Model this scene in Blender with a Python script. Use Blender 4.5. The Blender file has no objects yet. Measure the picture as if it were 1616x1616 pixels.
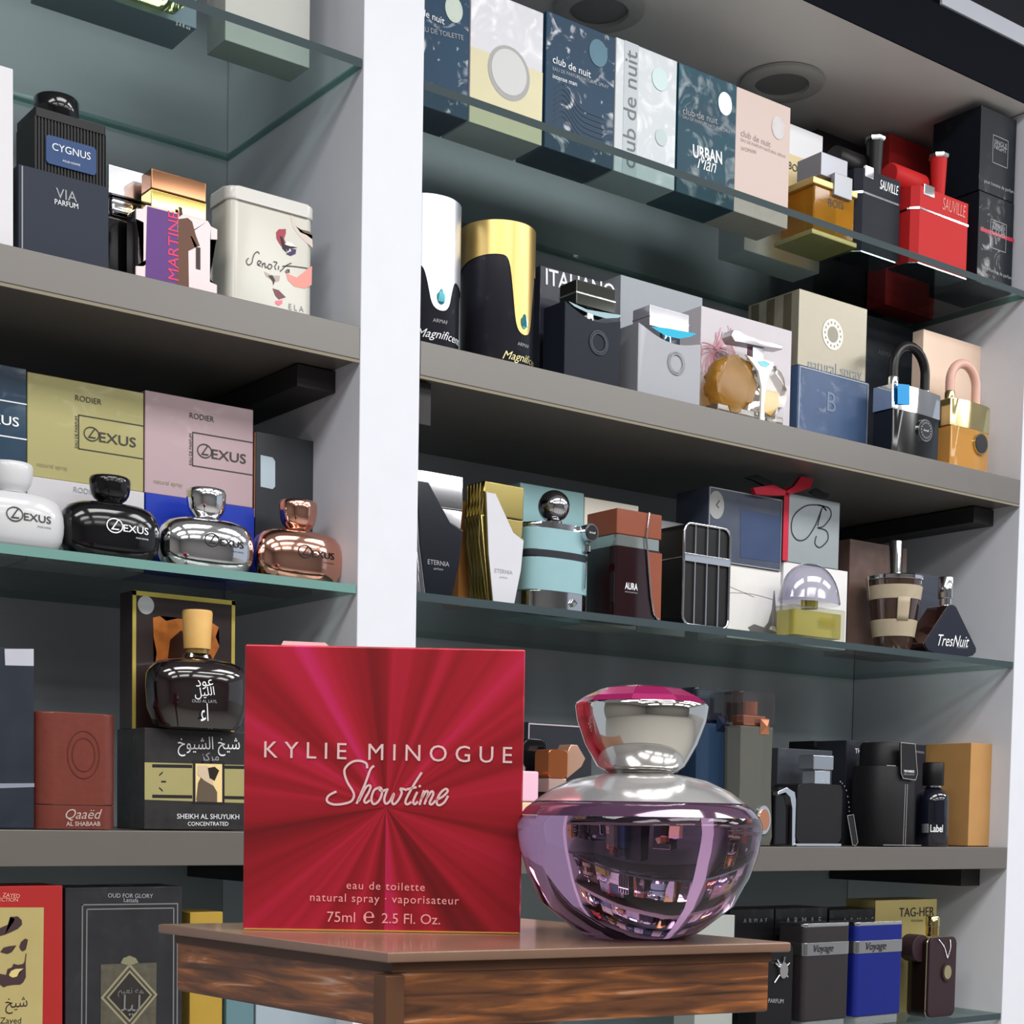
import bpy, bmesh, math, random
from mathutils import Vector, Matrix
random.seed(7)
C = bpy.context.scene.collection
PI = math.pi
# ------------------------------------------------------------------ camera
F = 2500.0; CX = 808.0; CY = 1429.8
yaw, pitch, roll = 0.64506, -0.057938, -0.0175094
FW = Vector((math.sin(yaw)*math.cos(pitch), math.cos(yaw)*math.cos(pitch), math.sin(pitch)))
_r = Vector((math.cos(yaw), -math.sin(yaw), 0)); _d = FW.cross(_r)
RT = math.cos(roll)*_r + math.sin(roll)*_d
DN = -math.sin(roll)*_r + math.cos(roll)*_d
EYE = Vector((0, 0, 1.35))
cd = bpy.data.cameras.new('camera'); cam = bpy.data.objects.new('camera', cd); C.objects.link(cam)
cam.matrix_world = Matrix(((RT.x, -DN.x, -FW.x, EYE.x), (RT.y, -DN.y, -FW.y, EYE.y), (RT.z, -DN.z, -FW.z, EYE.z), (0, 0, 0, 1)))
cd.sensor_width = 36; cd.lens = F/1616*36; cd.shift_y = (CY-808)/1616; cd.clip_start = 0.05
bpy.context.scene.camera = cam

# ------------------------------------------------------------------ world, lights, exposure
sc = bpy.context.scene
vs = sc.view_settings
vs.view_transform = 'Standard'; vs.look = 'None'; vs.gamma = 1; vs.use_curve_mapping = False
vs.exposure = -0.02
w = bpy.data.worlds.new('shop_daylight'); sc.world = w; w.use_nodes = True
w.node_tree.nodes['Background'].inputs[0].default_value = (0.80, 0.88, 1.0, 1)
w.node_tree.nodes['Background'].inputs[1].default_value = 0.65
def area(name, loc, sx, sy, power, col=(1, .97, .93), rot=(0, 0, 0)):
    l = bpy.data.lights.new(name, 'AREA'); l.shape = 'RECTANGLE'; l.size = sx; l.size_y = sy
    l.energy = power; l.color = col
    o = bpy.data.objects.new(name, l); C.objects.link(o); o.location = loc; o.rotation_euler = rot
    return o
for i, x in enumerate((-0.9, 0.7, 2.3, 3.9)):
    for j, y in enumerate((-0.05, -1.5, -3.0)):
        area('ceiling_panel_light', (x, y, 2.86), 1.2, .55, (31, 25, 16)[j], (1, .99, .98))

# ------------------------------------------------------------------ helpers
YF = 1.2789; YB = 1.552
def ray(px, py): return FW + RT*((px-CX)/F) + DN*((py-CY)/F)
def onY(px, py, Y): v = ray(px, py); return EYE + v*((Y-EYE.y)/v.y)
def onZ(px, py, Z): v = ray(px, py); return EYE + v*((Z-EYE.z)/v.z)
def lin(c):
    out = []
    for v in c:
        v /= 255.0
        out.append(v/12.92 if v <= .04045 else ((v+.055)/1.055)**2.4)
    return (*out, 1)
_mc = {}
def M(c, r=.5, m=0.0, coat=0.0, wrap=0.0, tr=0.0, ior=1.45, c2=None, ns=8.0, ws=9.0, spec=.3):
    wrap = wrap*.14 if wrap < .45 else wrap*.22
    key = (c, r, m, coat, wrap, tr, ior, c2, ns, ws, spec)
    if key in _mc: return _mc[key]
    mt = bpy.data.materials.new('surface'); mt.use_nodes = True
    nt = mt.node_tree; b = nt.nodes['Principled BSDF']
    b.inputs['Metallic'].default_value = m
    b.inputs['IOR'].default_value = ior
    b.inputs['Specular IOR Level'].default_value = spec
    b.inputs['Transmission Weight'].default_value = tr
    tc = nt.nodes.new('ShaderNodeTexCoord')
    n = nt.nodes.new('ShaderNodeTexNoise'); n.inputs['Scale'].default_value = ns*4; n.inputs['Detail'].default_value = 4
    nt.links.new(tc.outputs['Object'], n.inputs['Vector'])
    mx = nt.nodes.new('ShaderNodeMix'); mx.data_type = 'RGBA'
    a = lin(c); k = .93 if c2 is None else 1
    mx.inputs[6].default_value = (a[0]*k, a[1]*k, a[2]*k, 1)
    mx.inputs[7].default_value = lin(c2) if c2 else a
    nt.links.new(n.outputs['Fac'], mx.inputs[0]); nt.links.new(mx.outputs[2], b.inputs['Base Color'])
    rr = nt.nodes.new('ShaderNodeMapRange'); rr.inputs[3].default_value = max(0, r*.9); rr.inputs[4].default_value = min(1, r*1.1)
    nt.links.new(n.outputs['Fac'], rr.inputs[0]); nt.links.new(rr.outputs[0], b.inputs['Roughness'])
    if coat or wrap:
        b.inputs['Coat Weight'].default_value = max(coat*.7, .6 if wrap else 0)
        b.inputs['Coat Roughness'].default_value = .1
    if wrap:
        n2 = nt.nodes.new('ShaderNodeTexNoise'); n2.inputs['Scale'].default_value = ws*2.2; n2.inputs['Detail'].default_value = 2
        n2.inputs['Distortion'].default_value = 1.5
        nt.links.new(tc.outputs['Object'], n2.inputs['Vector'])
        n3 = nt.nodes.new('ShaderNodeTexNoise'); n3.inputs['Scale'].default_value = ws*3.1; n3.inputs['Detail'].default_value = 3; n3.inputs['Distortion'].default_value = 2.5
        nt.links.new(tc.outputs['Object'], n3.inputs['Vector'])
        m3 = nt.nodes.new('ShaderNodeMapRange'); m3.inputs[1].default_value = .56 if wrap > .09 else .50; m3.inputs[2].default_value = .70; m3.inputs[3].default_value = .0; m3.inputs[4].default_value = 1.0 if wrap > .09 else .45
        nt.links.new(n3.outputs['Fac'], m3.inputs[0]); nt.links.new(m3.outputs[0], b.inputs['Coat Weight'])
        bp = nt.nodes.new('ShaderNodeBump'); bp.inputs['Strength'].default_value = wrap*2; bp.inputs['Distance'].default_value = .004
        nt.links.new(n2.outputs['Fac'], bp.inputs['Height']); nt.links.new(bp.outputs[0], b.inputs['Coat Normal'])
    _mc[key] = mt
    return mt
def thin_glass(c, refl=1.0, tint=.96, rough=0.0):
    """clear sheet: lets light through with a tint and mirrors by fresnel"""
    mt = bpy.data.materials.new('clear_sheet'); mt.use_nodes = True; nt = mt.node_tree; nt.nodes.clear()
    o = nt.nodes.new('ShaderNodeOutputMaterial'); t = nt.nodes.new('ShaderNodeBsdfTransparent'); g = nt.nodes.new('ShaderNodeBsdfGlossy')
    lw = nt.nodes.new('ShaderNodeLayerWeight'); lw.inputs[0].default_value = .5
    pw = nt.nodes.new('ShaderNodeMath'); pw.operation = 'POWER'; pw.inputs[1].default_value = 5
    mm = nt.nodes.new('ShaderNodeMath'); mm.operation = 'MULTIPLY_ADD'; mm.inputs[1].default_value = .9*refl; mm.inputs[2].default_value = .045*refl
    nt.links.new(lw.outputs['Facing'], pw.inputs[0])
    n = nt.nodes.new('ShaderNodeTexNoise'); n.inputs['Scale'].default_value = 6
    tc = nt.nodes.new('ShaderNodeTexCoord'); nt.links.new(tc.outputs['Object'], n.inputs['Vector'])
    mr = nt.nodes.new('ShaderNodeMapRange'); mr.inputs[3].default_value = rough; mr.inputs[4].default_value = rough+.05
    nt.links.new(n.outputs['Fac'], mr.inputs[0]); nt.links.new(mr.outputs[0], g.inputs['Roughness'])
    mx = nt.nodes.new('ShaderNodeMixShader')
    l = lin(c); t.inputs[0].default_value = (l[0]*tint, l[1]*tint, l[2]*tint, 1)
    nt.links.new(pw.outputs[0], mm.inputs[0]); nt.links.new(mm.outputs[0], mx.inputs[0])
    nt.links.new(t.outputs[0], mx.inputs[1]); nt.links.new(g.outputs[0], mx.inputs[2]); nt.links.new(mx.outputs[0], o.inputs[0])
    return mt

def link(name, me, mat, parent=None, smooth=False):
    o = bpy.data.objects.new(name, me); C.objects.link(o)
    if mat: me.materials.append(mat)
    if parent: o.parent = parent
    if smooth:
        me.shade_smooth()
        try: me.set_sharp_from_angle(angle=math.radians(50))
        except Exception: pass
        if smooth == 'w':
            md = o.modifiers.new('even_normals', 'WEIGHTED_NORMAL'); md.keep_sharp = True; md.weight = 100
    return o
def bm2(name, bm, mat, parent=None, smooth=False):
    bmesh.ops.recalc_face_normals(bm, faces=bm.faces)
    me = bpy.data.meshes.new(name); bm.to_mesh(me); bm.free()
    return link(name, me, mat, parent, smooth)
def pyd(name, verts, faces, mat, parent=None, smooth=False):
    bm = bmesh.new(); vs_ = [bm.verts.new(v) for v in verts]
    for f in faces:
        try: bm.faces.new([vs_[i] for i in f])
        except ValueError: pass
    return bm2(name, bm, mat, parent, smooth)
def box(name, x0, x1, y0, y1, z0, z1, mat, parent=None, bev=.0008, seg=2):
    bm = bmesh.new(); bmesh.ops.create_cube(bm, size=1)
    for v in bm.verts:
        v.co = Vector(((x0+x1)/2+v.co.x*(x1-x0), (y0+y1)/2+v.co.y*(y1-y0), (z0+z1)/2+v.co.z*(z1-z0)))
    if bev: bmesh.ops.bevel(bm, geom=bm.edges[:], offset=bev, segments=seg, affect='EDGES', profile=.5)
    return bm2(name, bm, mat, parent, 'w' if bev > 0 else False)
def area2(p): return sum(p[i][0]*p[(i+1) % len(p)][1]-p[(i+1) % len(p)][0]*p[i][1] for i in range(len(p)))
def prism(name, pts, y0, y1, mat, parent=None, bev=0, smooth=True, axis='y'):
    """outline in x,z swept from y0 to y1 (axis 'z': outline in x,y swept in z)"""
    bm = bmesh.new(); n = len(pts)
    if axis == 'y': A = [bm.verts.new((p[0], y0, p[1])) for p in pts]; B = [bm.verts.new((p[0], y1, p[1])) for p in pts]
    else: A = [bm.verts.new((p[0], p[1], y0)) for p in pts]; B = [bm.verts.new((p[0], p[1], y1)) for p in pts]
    fa = bm.faces.new(A); fb = bm.faces.new(B[::-1])
    for i in range(n): bm.faces.new((A[i], B[i], B[(i+1) % n], A[(i+1) % n]))
    if bev:
        es = [e for e in bm.edges if (e in fa.edges[:] or e in fb.edges[:])]
        bmesh.ops.bevel(bm, geom=es, offset=bev, segments=2, affect='EDGES', profile=.5)
    big = [f for f in bm.faces if len(f.verts) > 4]
    if big: bmesh.ops.triangulate(bm, faces=big)
    return bm2(name, bm, mat, parent, ('w' if bev else True) if smooth else False)
def flat(name, pts, y, mat, parent):
    """printed patch lying on a front face"""
    bm = bmesh.new(); f = bm.faces.new([bm.verts.new((p[0], y, p[1])) for p in pts])
    if len(pts) > 4: bmesh.ops.triangulate(bm, faces=[f])
    me = bpy.data.meshes.new(name)
    for fc in bm.faces:
        fc.normal_update()
        if fc.normal.y > 0: fc.normal_flip()
    bm.to_mesh(me); bm.free()
    return link(name, me, mat, parent)
def rr(x0, x1, z0, z1, r, n=5):
    out = []
    for cx, cz, a in ((x1-r, z1-r, 0), (x0+r, z1-r, 90), (x0+r, z0+r, 180), (x1-r, z0+r, 270)):
        for i in range(n+1):
            t = math.radians(a+90*i/n); out.append((cx+r*math.cos(t), cz+r*math.sin(t)))
    return out
def ell(cx, cz, rx, rz, n=28, a0=0, a1=360):
    full = a1-a0 == 360; k = n if full else n+1
    return [(cx+rx*math.cos(math.radians(a0+(a1-a0)*i/n)), cz+rz*math.sin(math.radians(a0+(a1-a0)*i/n))) for i in range(k)]
def lathe(name, prof, mat, parent=None, cx=0, cy=0, seg=40, sy=1.0, smooth=True, sq=None, cap=True):
    """profile of (radius, z); sy flattens in depth; sq = superellipse exponent for squarer plans"""
    bm = bmesh.new(); rings = []
    for (r, z) in prof:
        ring = []
        for i in range(seg):
            a = 2*PI*(i+.5)/seg; c, s = math.cos(a), math.sin(a)
            if sq: c = math.copysign(abs(c)**(2/sq), c); s = math.copysign(abs(s)**(2/sq), s)
            ring.append(bm.verts.new((cx+r*c, cy+r*s*sy, z)))
        rings.append(ring)
    for a, b in zip(rings, rings[1:]):
        for i in range(seg): bm.faces.new((a[i], a[(i+1) % seg], b[(i+1) % seg], b[i]))
    if cap:
        bm.faces.new(rings[0][::-1]); bm.faces.new(rings[-1])
    return bm2(name, bm, mat, parent, smooth)
def sheet(prof, seg, fn): pass
def tube(name, pts, r, mat, parent=None, n=8, closed=False):
    bm = bmesh.new(); P = [Vector(p) for p in pts]; rings = []
    up = Vector((0, 1, 0))
    for i, p in enumerate(P):
        a = P[i-1] if (i or closed) else p; b = P[(i+1) % len(P)] if (i < len(P)-1 or closed) else p
        t = (b-a).normalized() if (b-a).length > 0 else Vector((0, 0, 1))
        u = t.cross(up)
        if u.length < .05: u = t.cross(Vector((1, 0, 0)))
        u.normalize(); v = t.cross(u)
        rings.append([bm.verts.new(p+(u*math.cos(2*PI*k/n)+v*math.sin(2*PI*k/n))*r) for k in range(n)])
    rg = rings+[rings[0]] if closed else rings
    for a, b in zip(rg, rg[1:]):
        for k in range(n): bm.faces.new((a[k], a[(k+1) % n], b[(k+1) % n], b[k]))
    if not closed: bm.faces.new(rings[0]); bm.faces.new(rings[-1])
    return bm2(name, bm, mat, parent, True)
def smoothline(pts, k=4):
    if len(pts) < 3: return pts
    out = []
    Q = [pts[0]]+list(pts)+[pts[-1]]
    for i in range(1, len(Q)-2):
        p0, p1, p2, p3 = Q[i-1:i+3]
        for j in range(k):
            t = j/k
            out.append(tuple(.5*((2*p1[q])+(-p0[q]+p2[q])*t+(2*p0[q]-5*p1[q]+4*p2[q]-p3[q])*t*t+(-p0[q]+3*p1[q]-3*p2[q]+p3[q])*t**3) for q in range(2)))
    out.append(pts[-1]); return out
def strokes(name, lines, wd, mat, parent, y=-.0005, k=4, fn=None):
    """ribbon handwriting printed on a face (one mesh)"""
    bm = bmesh.new()
    for ln in lines:
        s = smoothline(ln, k)
        L = []; R = []
        for i, p in enumerate(s):
            a = s[max(0, i-1)]; b = s[min(len(s)-1, i+1)]
            dx, dz = b[0]-a[0], b[1]-a[1]; l = math.hypot(dx, dz) or 1
            nx, nz = -dz/l*wd/2, dx/l*wd/2
            L.append(bm.verts.new((p[0]+nx, y, p[1]+nz))); R.append(bm.verts.new((p[0]-nx, y, p[1]-nz)))
        for i in range(len(s)-1):
            bm.faces.new((L[i], L[i+1], R[i+1], R[i]))
    if fn:
        for v in bm.verts: v.co = Vector(fn(v.co))
    me = bpy.data.meshes.new(name)
    for fc in bm.faces:
        fc.normal_update()
        if fc.normal.y > 0: fc.normal_flip()
    bm.to_mesh(me); bm.free()
    return link(name, me, mat, parent)
_tc = {}
def textmesh(s, spacing=1.0, shear=0.0, bold=0.0):
    key = (s, spacing, shear, bold)
    if key not in _tc:
        cu = bpy.data.curves.new('t', 'FONT'); cu.body = s; cu.resolution_u = 3; cu.space_character = spacing; cu.shear = shear; cu.offset = bold
        o = bpy.data.objects.new('t', cu); C.objects.link(o)
        dg = bpy.context.evaluated_depsgraph_get()
        me = bpy.data.meshes.new_from_object(o.evaluated_get(dg))
        V = [tuple(v.co) for v in me.vertices]; Fs = [tuple(p.vertices) for p in me.polygons]
        bpy.data.objects.remove(o); bpy.data.curves.remove(cu); bpy.data.meshes.remove(me)
        _tc[key] = (V, Fs)
    return _tc[key]
def text(parent, s, A, B, mat, y=-.0005, hs=1.0, spacing=1.0, shear=0.0, bold=0.0, fn=None, name='lettering'):
    """lettering spanning from A to B (local x,z of the vertical middle of its two ends)"""
    V, Fs = textmesh(s, spacing, shear, bold)
    if not V: return
    x0 = min(v[0] for v in V); x1 = max(v[0] for v in V); z0 = min(v[1] for v in V); z1 = max(v[1] for v in V)
    dx, dz = B[0]-A[0], B[1]-A[1]; L = math.hypot(dx, dz); k = L/(x1-x0); ux, uz = dx/L, dz/L
    vv = []
    for v in V:
        a = (v[0]-x0)*k; b = (v[1]-(z0+z1)/2)*k*hs
        q = (A[0]+ux*a-uz*b, y, A[1]+uz*a+ux*b)
        vv.append(fn(q) if fn else q)
    me = bpy.data.meshes.new(name); me.from_pydata(vv, [], Fs)
    return link(name, me, mat, parent)

def tag(o, label, cat, group=None):
    o['label'] = label; o['category'] = cat
    if group: o['group'] = group
    return o
def struct(o): o['kind'] = 'structure'; return o
def empty(name, loc, label, cat, group=None, rz=0):
    o = bpy.data.objects.new(name, None); C.objects.link(o); o.location = loc; o.rotation_euler = (0, 0, rz); o.empty_display_size = .02
    return tag(o, label, cat, group)
def roundfit(pl, pr, py, off, k):
    a = .03
    for _ in range(8):
        Yc = YF+off+a*k; m = onY((pl+pr)/2, py, Yc); zc = (m-EYE).dot(FW); th = math.atan2(m.x, m.y)
        a = (pr-pl)/2*zc/F/math.sqrt(math.cos(th)**2+k*k*math.sin(th)**2)
    return m.x, a
class Fr:
    """a thing standing on a shelf: origin at the middle of its front bottom edge, x along the shelf, y into it"""
    def __init__(s, name, label, cat, p, pxr, off, zb, depth=.04, mat=None, group=None, bev=.0008, zt=None, root='box', rd=None):
        a = onY(p[0], p[1], YF+off); slope = (a.z-1.35)/max(a.y, .1)*0
        b = onY(pxr, p[1], YF+off)
        for _ in range(3):
            # the right top corner has the same world height
            q = Vector((b.x, YF+off, a.z))-EYE; py = CY+F*q.dot(DN)/q.dot(FW); b = onY(pxr, py, YF+off)
        s.W = b.x-a.x; s.H = (zt if zt else a.z)-zb; s.D = depth; s.Y = YF+off; s.X = (a.x+b.x)/2; s.zb = zb
        if rd: s.X, a_ = roundfit(p[0], pxr, p[1], off, rd); s.W = 2*a_; s.H = onY((p[0]+pxr)/2, p[1], YF+off+a_*rd).z-zb
        if root == 'box':
            s.o = box(name, -s.W/2, s.W/2, 0, depth, 0, s.H, mat, None, bev); s.o.location = (s.X, s.Y, zb); tag(s.o, label, cat, group)
        else:
            s.o = empty(name, (s.X, s.Y, zb), label, cat, group)
    def P(s, px, py, dy=0.0):
        v = onY(px, py, s.Y+dy); return (v.x-s.X, v.z-s.zb)
    def PP(s, pts, dy=0.0): return [s.P(a, b, dy) for a, b in pts]
    def uv(s, u, v): return ((u-.5)*s.W, v*s.H)
    def t(s, st, a, b, mat, px=True, dy=0.0, **k):
        A = s.P(*a, dy) if px else s.uv(*a); B = s.P(*b, dy) if px else s.uv(*b)
        return text(s.o, st, A, B, mat, y=dy-.0005, **k)
    def patch(s, pts, mat, name='print', dy=0.0, px=True):
        q = s.PP(pts, dy) if px else [s.uv(*p) for p in pts]
        return flat(name, q, dy-.0003, mat, s.o)
    def st(s, lines, wd, mat, dy=0.0, name='lettering', **k):
        return strokes(name, [s.PP(l, dy) for l in lines], wd, mat, s.o, y=dy-.0005, **k)

CHROME = M((225, 226, 230), .08, 1); GOLD = M((214, 186, 120), .12, 1); ROSE = M((226, 170, 150), .1, 1)
BLACKG = M((14, 14, 17), .12, coat=.6); BLACKM = M((17, 17, 20), .45); WHITEP = M((235, 235, 236), .4)
WTXT = M((225, 228, 232), .4); GTXT = M((150, 152, 158), .4); DTXT = M((60, 58, 50), .4); BTXT = M((35, 33, 36), .4)
LEATHER = M((15, 15, 18), .55, c2=(26, 25, 28), ns=60)

# ------------------------------------------------------------------ the setting
white_lacquer = M((210, 212, 220), .4)
side_board = M((214, 213, 212), .45)
back_board = M((170, 175, 182), .45)
taupe = M((92, 87, 82), .32, spec=1.0)
pale_taupe = M((176, 173, 168), .33, coat=.3)
dark_wood = M((44, 42, 43), .5)
XL0 = -0.25
struct(box('wall_back', XL0-.3, 2.1, YB, YB+.03, .0, 2.31, back_board, bev=0))
struct(box('trim_1', .776, .842, YF, YB-.001, .0, 2.266, white_lacquer, bev=.001))
struct(box('trim_2', 1.779, 1.846, YF, YB-.001, .0, 2.266, white_lacquer, bev=.001))
struct(box('trim_3', XL0-.066, XL0, YF, YB-.001, .0, 2.266, white_lacquer, bev=.001))
struct(box('trim_4', XL0-.066, 2.1, YF, YB-.001, 2.267, 2.273, side_board, bev=0))
struct(box('trim_5', XL0-.066, 3.2, YF-.002, YF-.0002, 2.2664, 2.334, M((16, 19, 26), .6, spec=.02), bev=.0))
struct(box('trim_6', 1.585, 3.2, YF-.004, YF-.0002, 2.335, 2.356, M((170, 174, 184), .3), bev=.0005))
struct(box('wall_upper', XL0-.3, 3.6, YF+.004, YF+.06, 2.357, 2.89, M((8, 12, 20), .5, spec=.1), bev=0))
struct(box('floor', -3, 6, -4.4, 1.7, -.05, 0, M((168, 165, 160), .35), bev=0))
struct(box('ceiling', -3, 6, -4.4, 1.7, 2.9, 2.95, M((200, 200, 200), .6), bev=0))
struct(box('wall_front', -3, 6, -4.45, -4.4, 0, 2.9, M((120, 118, 116), .6), bev=0))
struct(box('wall_left', -3.05, -3, -4.4, 1.7, 0, 2.9, M((140, 136, 132), .6), bev=0))
struct(box('wall_right', 6, 6.05, -4.4, 1.7, 0, 1.0, M((190, 190, 190), .6), bev=0))

GZ = 2.036; S1 = 1.797; G2 = 1.5605; S2L = 1.331; S2R = 1.3185; G4 = 1.0975
glass_sheet = thin_glass((232, 242, 240), refl=.8); glass_edge = M((58, 70, 74), .5, spec=.1); glass_edge2 = M((104, 142, 136), .5, spec=.1)
glass_side = thin_glass((170, 204, 196), refl=.5)
def glass_shelf(x0, x1, z, label, em, th=.008):
    bm = bmesh.new(); bmesh.ops.create_cube(bm, size=1)
    x0 += .001; x1 -= .001; y0 = YF+.001; y1 = YB-.004
    for v in bm.verts: v.co = Vector(((x0+x1)/2+v.co.x*(x1-x0), (y0+y1)/2+v.co.y*(y1-y0), z-th/2+v.co.z*th))
    o = bm2('glass_shelf', bm, glass_sheet); o.data.materials.append(em); o.data.materials.append(glass_side)
    for p in o.data.polygons: p.material_index = 1 if p.normal.y < -.5 else (0 if abs(p.normal.z) > .5 else 2)
    tag(o, label, 'shelf')
glass_shelf(XL0, .776, GZ, 'clear glass shelf highest in the left bay, above the white tin', glass_edge)
glass_shelf(.842, 1.779, GZ, 'clear glass shelf highest in the right bay, under the row of tall cartons', glass_edge)
glass_shelf(XL0, .776, G2, 'green-edged glass shelf in the left bay under the pebble shaped bottles', glass_edge2)
glass_shelf(.842, 1.779, G2, 'glass shelf in the right bay under the pale blue flask', glass_edge)
glass_shelf(XL0, .776, G4, 'lowest glass shelf of the left bay under the red and gold carton', glass_edge)
glass_shelf(.842, 1.779, G4, 'lowest glass shelf of the right bay under the blue lighter-shaped bottle', glass_edge)
def board(x0, x1, z, m, label, th):
    o = box('shelf_board', x0+.0005, x1-.0005, YF, YB-.001, z-th, z-.0008, m, bev=.0008); tag(o, label, 'shelf')
    if z > 1.5: box('edge_band', x0+.0005, x1-.0005, YF+.0003, YF+.002, z-th-.0028, z-th-.0002, M((128, 120, 104), .5), o, bev=0)
board(XL0, .776, S1, taupe, 'thick pale laminate shelf of the left bay under the white tin', .031)
board(.842, 1.779, S1, taupe, 'thick taupe laminate shelf of the right bay under the padlock bottles', .033)
board(XL0, .776, S2L, taupe, 'thick brown laminate shelf of the left bay under the red-brown carton', .031)
board(.842, 1.779, S2R, taupe, 'thick brown laminate shelf of the right bay under the black leather flask', .029)
def bracket(x0, x1, z0, z1, y, label):
    o = box('shelf_support', x0, x1, y, YB-.001, z0, z1, dark_wood, bev=.0006); tag(o, label, 'support', None)
bracket(.7345, .7755, S1-.053, S1-.0325, 1.3227, 'dark block supporting the right end of the pale shelf in the left bay')
bracket(1.7365, 1.7785, S1-.0555, S1-.0345, 1.3187, 'dark block supporting the right end of the taupe shelf above the ribboned carton')
bracket(1.7385, 1.7785, S2R-.0535, S2R-.0305, 1.3208, 'dark block supporting the right end of the shelf above the gold carton')
bracket(.8425, .8640, S1-.075, S1-.0345, 1.292, 'dark block under the taupe shelf beside the white middle post')
bracket(.7345, .7755, S2L-.053, S2L-.0325, 1.3227, 'dark block under the brown shelf behind the crimson carton')
# recessed lights in the cabinet top
for k, (x, y, lb) in enumerate(((1.474, 1.430, 'round recessed puck light above the pale pink carton'), (1.181, 1.435, 'round recessed puck light nearest the middle post'))):
    o = empty('recessed_light', (x, y, 2.2665), lb, 'light', 'recessed lights in the cabinet top')
    lathe('rim', [(.033, -.0005), (.052, -.0005), (.052, -.004), (.046, -.007), (.034, -.006), (.033, -.0005)], M((170, 172, 170), .5), o, cap=False)
    lathe('lens', [(.033, -.002), (.031, -.0005)], M((120, 122, 122), .35), o)

# ------------------------------------------------------------------ wooden stand, crimson carton, violet flacon
ZT = 1.302
Fc, Lc, Rc = [onZ(*a, ZT) for a in ((612, 1503), (250, 1458), (1248, 1487))]
wood = bpy.data.materials.new('oiled_wood'); wood.use_nodes = True
nt = wood.node_tree; b = nt.nodes['Principled BSDF']
tc = nt.nodes.new('ShaderNodeTexCoord'); mp = nt.nodes.new('ShaderNodeMapping'); mp.inputs['Scale'].default_value = (10, 10, 110)
mp.inputs['Rotation'].default_value = (0.05, .08, 0)
n1 = nt.nodes.new('ShaderNodeTexNoise'); n1.inputs['Scale'].default_value = 2.2; n1.inputs['Detail'].default_value = 8; n1.inputs['Distortion'].default_value = .8
cr = nt.nodes.new('ShaderNodeValToRGB')
for e_, (pos, c) in zip([cr.color_ramp.elements[0], cr.color_ramp.elements[1], cr.color_ramp.elements.new(.5), cr.color_ramp.elements.new(.62)],
                        ((.28, (50,  28,  16)), (.8, (186, 114, 58)), (.5, (104,  62,  34)), (.62, (150, 90, 44)))):
    e_.position = pos; e_.color = lin(c)
nt.links.new(tc.outputs['Object'], mp.inputs[0]); nt.links.new(mp.outputs[0], n1.inputs['Vector']); nt.links.new(n1.outputs['Fac'], cr.inputs[0])
nt.links.new(cr.outputs[0], b.inputs['Base Color']); b.inputs['Roughness'].default_value = .4
wood_top = M((104, 80, 66), .3, coat=.5, c2=(128, 100, 84), ns=6)
wood_band = M((74, 48, 34), .4, c2=(96, 64, 44), ns=14)
stand = empty('display_stand', (Fc.x, Fc.y, 0), 'wooden display stand in the foreground carrying the crimson carton and violet flacon', 'stand')
o3 = Fc.copy(); o3.z = 0
fc, lc, rc = Fc-o3, Lc-o3, Rc-o3; bc = lc+rc-fc; bc.z = ZT
quad = [(fc.x, fc.y), (rc.x, rc.y), (bc.x, bc.y), (lc.x, lc.y)]
prism('tabletop', quad, ZT-.0038, ZT, wood_top, stand, bev=.0006, axis='z')
ctr = Vector((sum(q[0] for q in quad)/4, sum(q[1] for q in quad)/4, 0))
def ins(k): return [(ctr.x+(q[0]-ctr.x)*k, ctr.y+(q[1]-ctr.y)*k) for q in quad]
prism('apron', ins(.935), ZT-.0275, ZT-.0040, wood, stand, bev=.0006, axis='z')
prism('apron_band', ins(.945), ZT-.0078, ZT-.0040, wood_band, stand, bev=.0004, axis='z')
cp = ins(.945)[0]; box('corner_post', cp[0]-.004, cp[0]+.004, cp[1]-.002, cp[1]+.006, ZT-.026, ZT-.0082, wood_band, stand, bev=.0006)
lathe('column', [(.028, .03), (.028, .9), (.032, 1.2), (.04, ZT-.028)], wood, stand, ctr.x, ctr.y)
lathe('base', [(.17, 0), (.17, .012), (.15, .024), (.04, .03), (.03, .031)], wood, stand, ctr.x, ctr.y)

A = onZ(383, 1467.5, ZT); B = onZ(821, 1474.5, ZT)
W = (B-A).length; H = 0.0
rz = math.atan2(B.y-A.y, B.x-A.x)
dist = ((A+B)/2-EYE).dot(FW); sp = dist/F
H = 446*sp
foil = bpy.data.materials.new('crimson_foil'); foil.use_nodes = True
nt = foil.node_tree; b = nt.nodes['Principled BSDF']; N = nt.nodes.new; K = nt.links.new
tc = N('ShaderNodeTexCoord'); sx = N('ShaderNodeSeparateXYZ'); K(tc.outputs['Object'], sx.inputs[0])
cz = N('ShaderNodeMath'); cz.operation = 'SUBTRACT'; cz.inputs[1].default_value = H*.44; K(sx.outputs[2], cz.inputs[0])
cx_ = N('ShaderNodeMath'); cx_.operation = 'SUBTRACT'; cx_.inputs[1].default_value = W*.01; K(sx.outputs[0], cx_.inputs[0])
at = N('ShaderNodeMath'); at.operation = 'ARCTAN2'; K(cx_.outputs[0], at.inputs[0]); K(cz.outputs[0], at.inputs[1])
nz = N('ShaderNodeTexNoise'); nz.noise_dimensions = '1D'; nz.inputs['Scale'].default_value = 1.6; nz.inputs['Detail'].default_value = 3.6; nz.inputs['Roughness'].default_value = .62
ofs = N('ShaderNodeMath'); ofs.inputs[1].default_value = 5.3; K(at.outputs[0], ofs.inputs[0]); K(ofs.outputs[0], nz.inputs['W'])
crr = N('ShaderNodeValToRGB'); K(nz.outputs['Fac'], crr.inputs[0])
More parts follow.
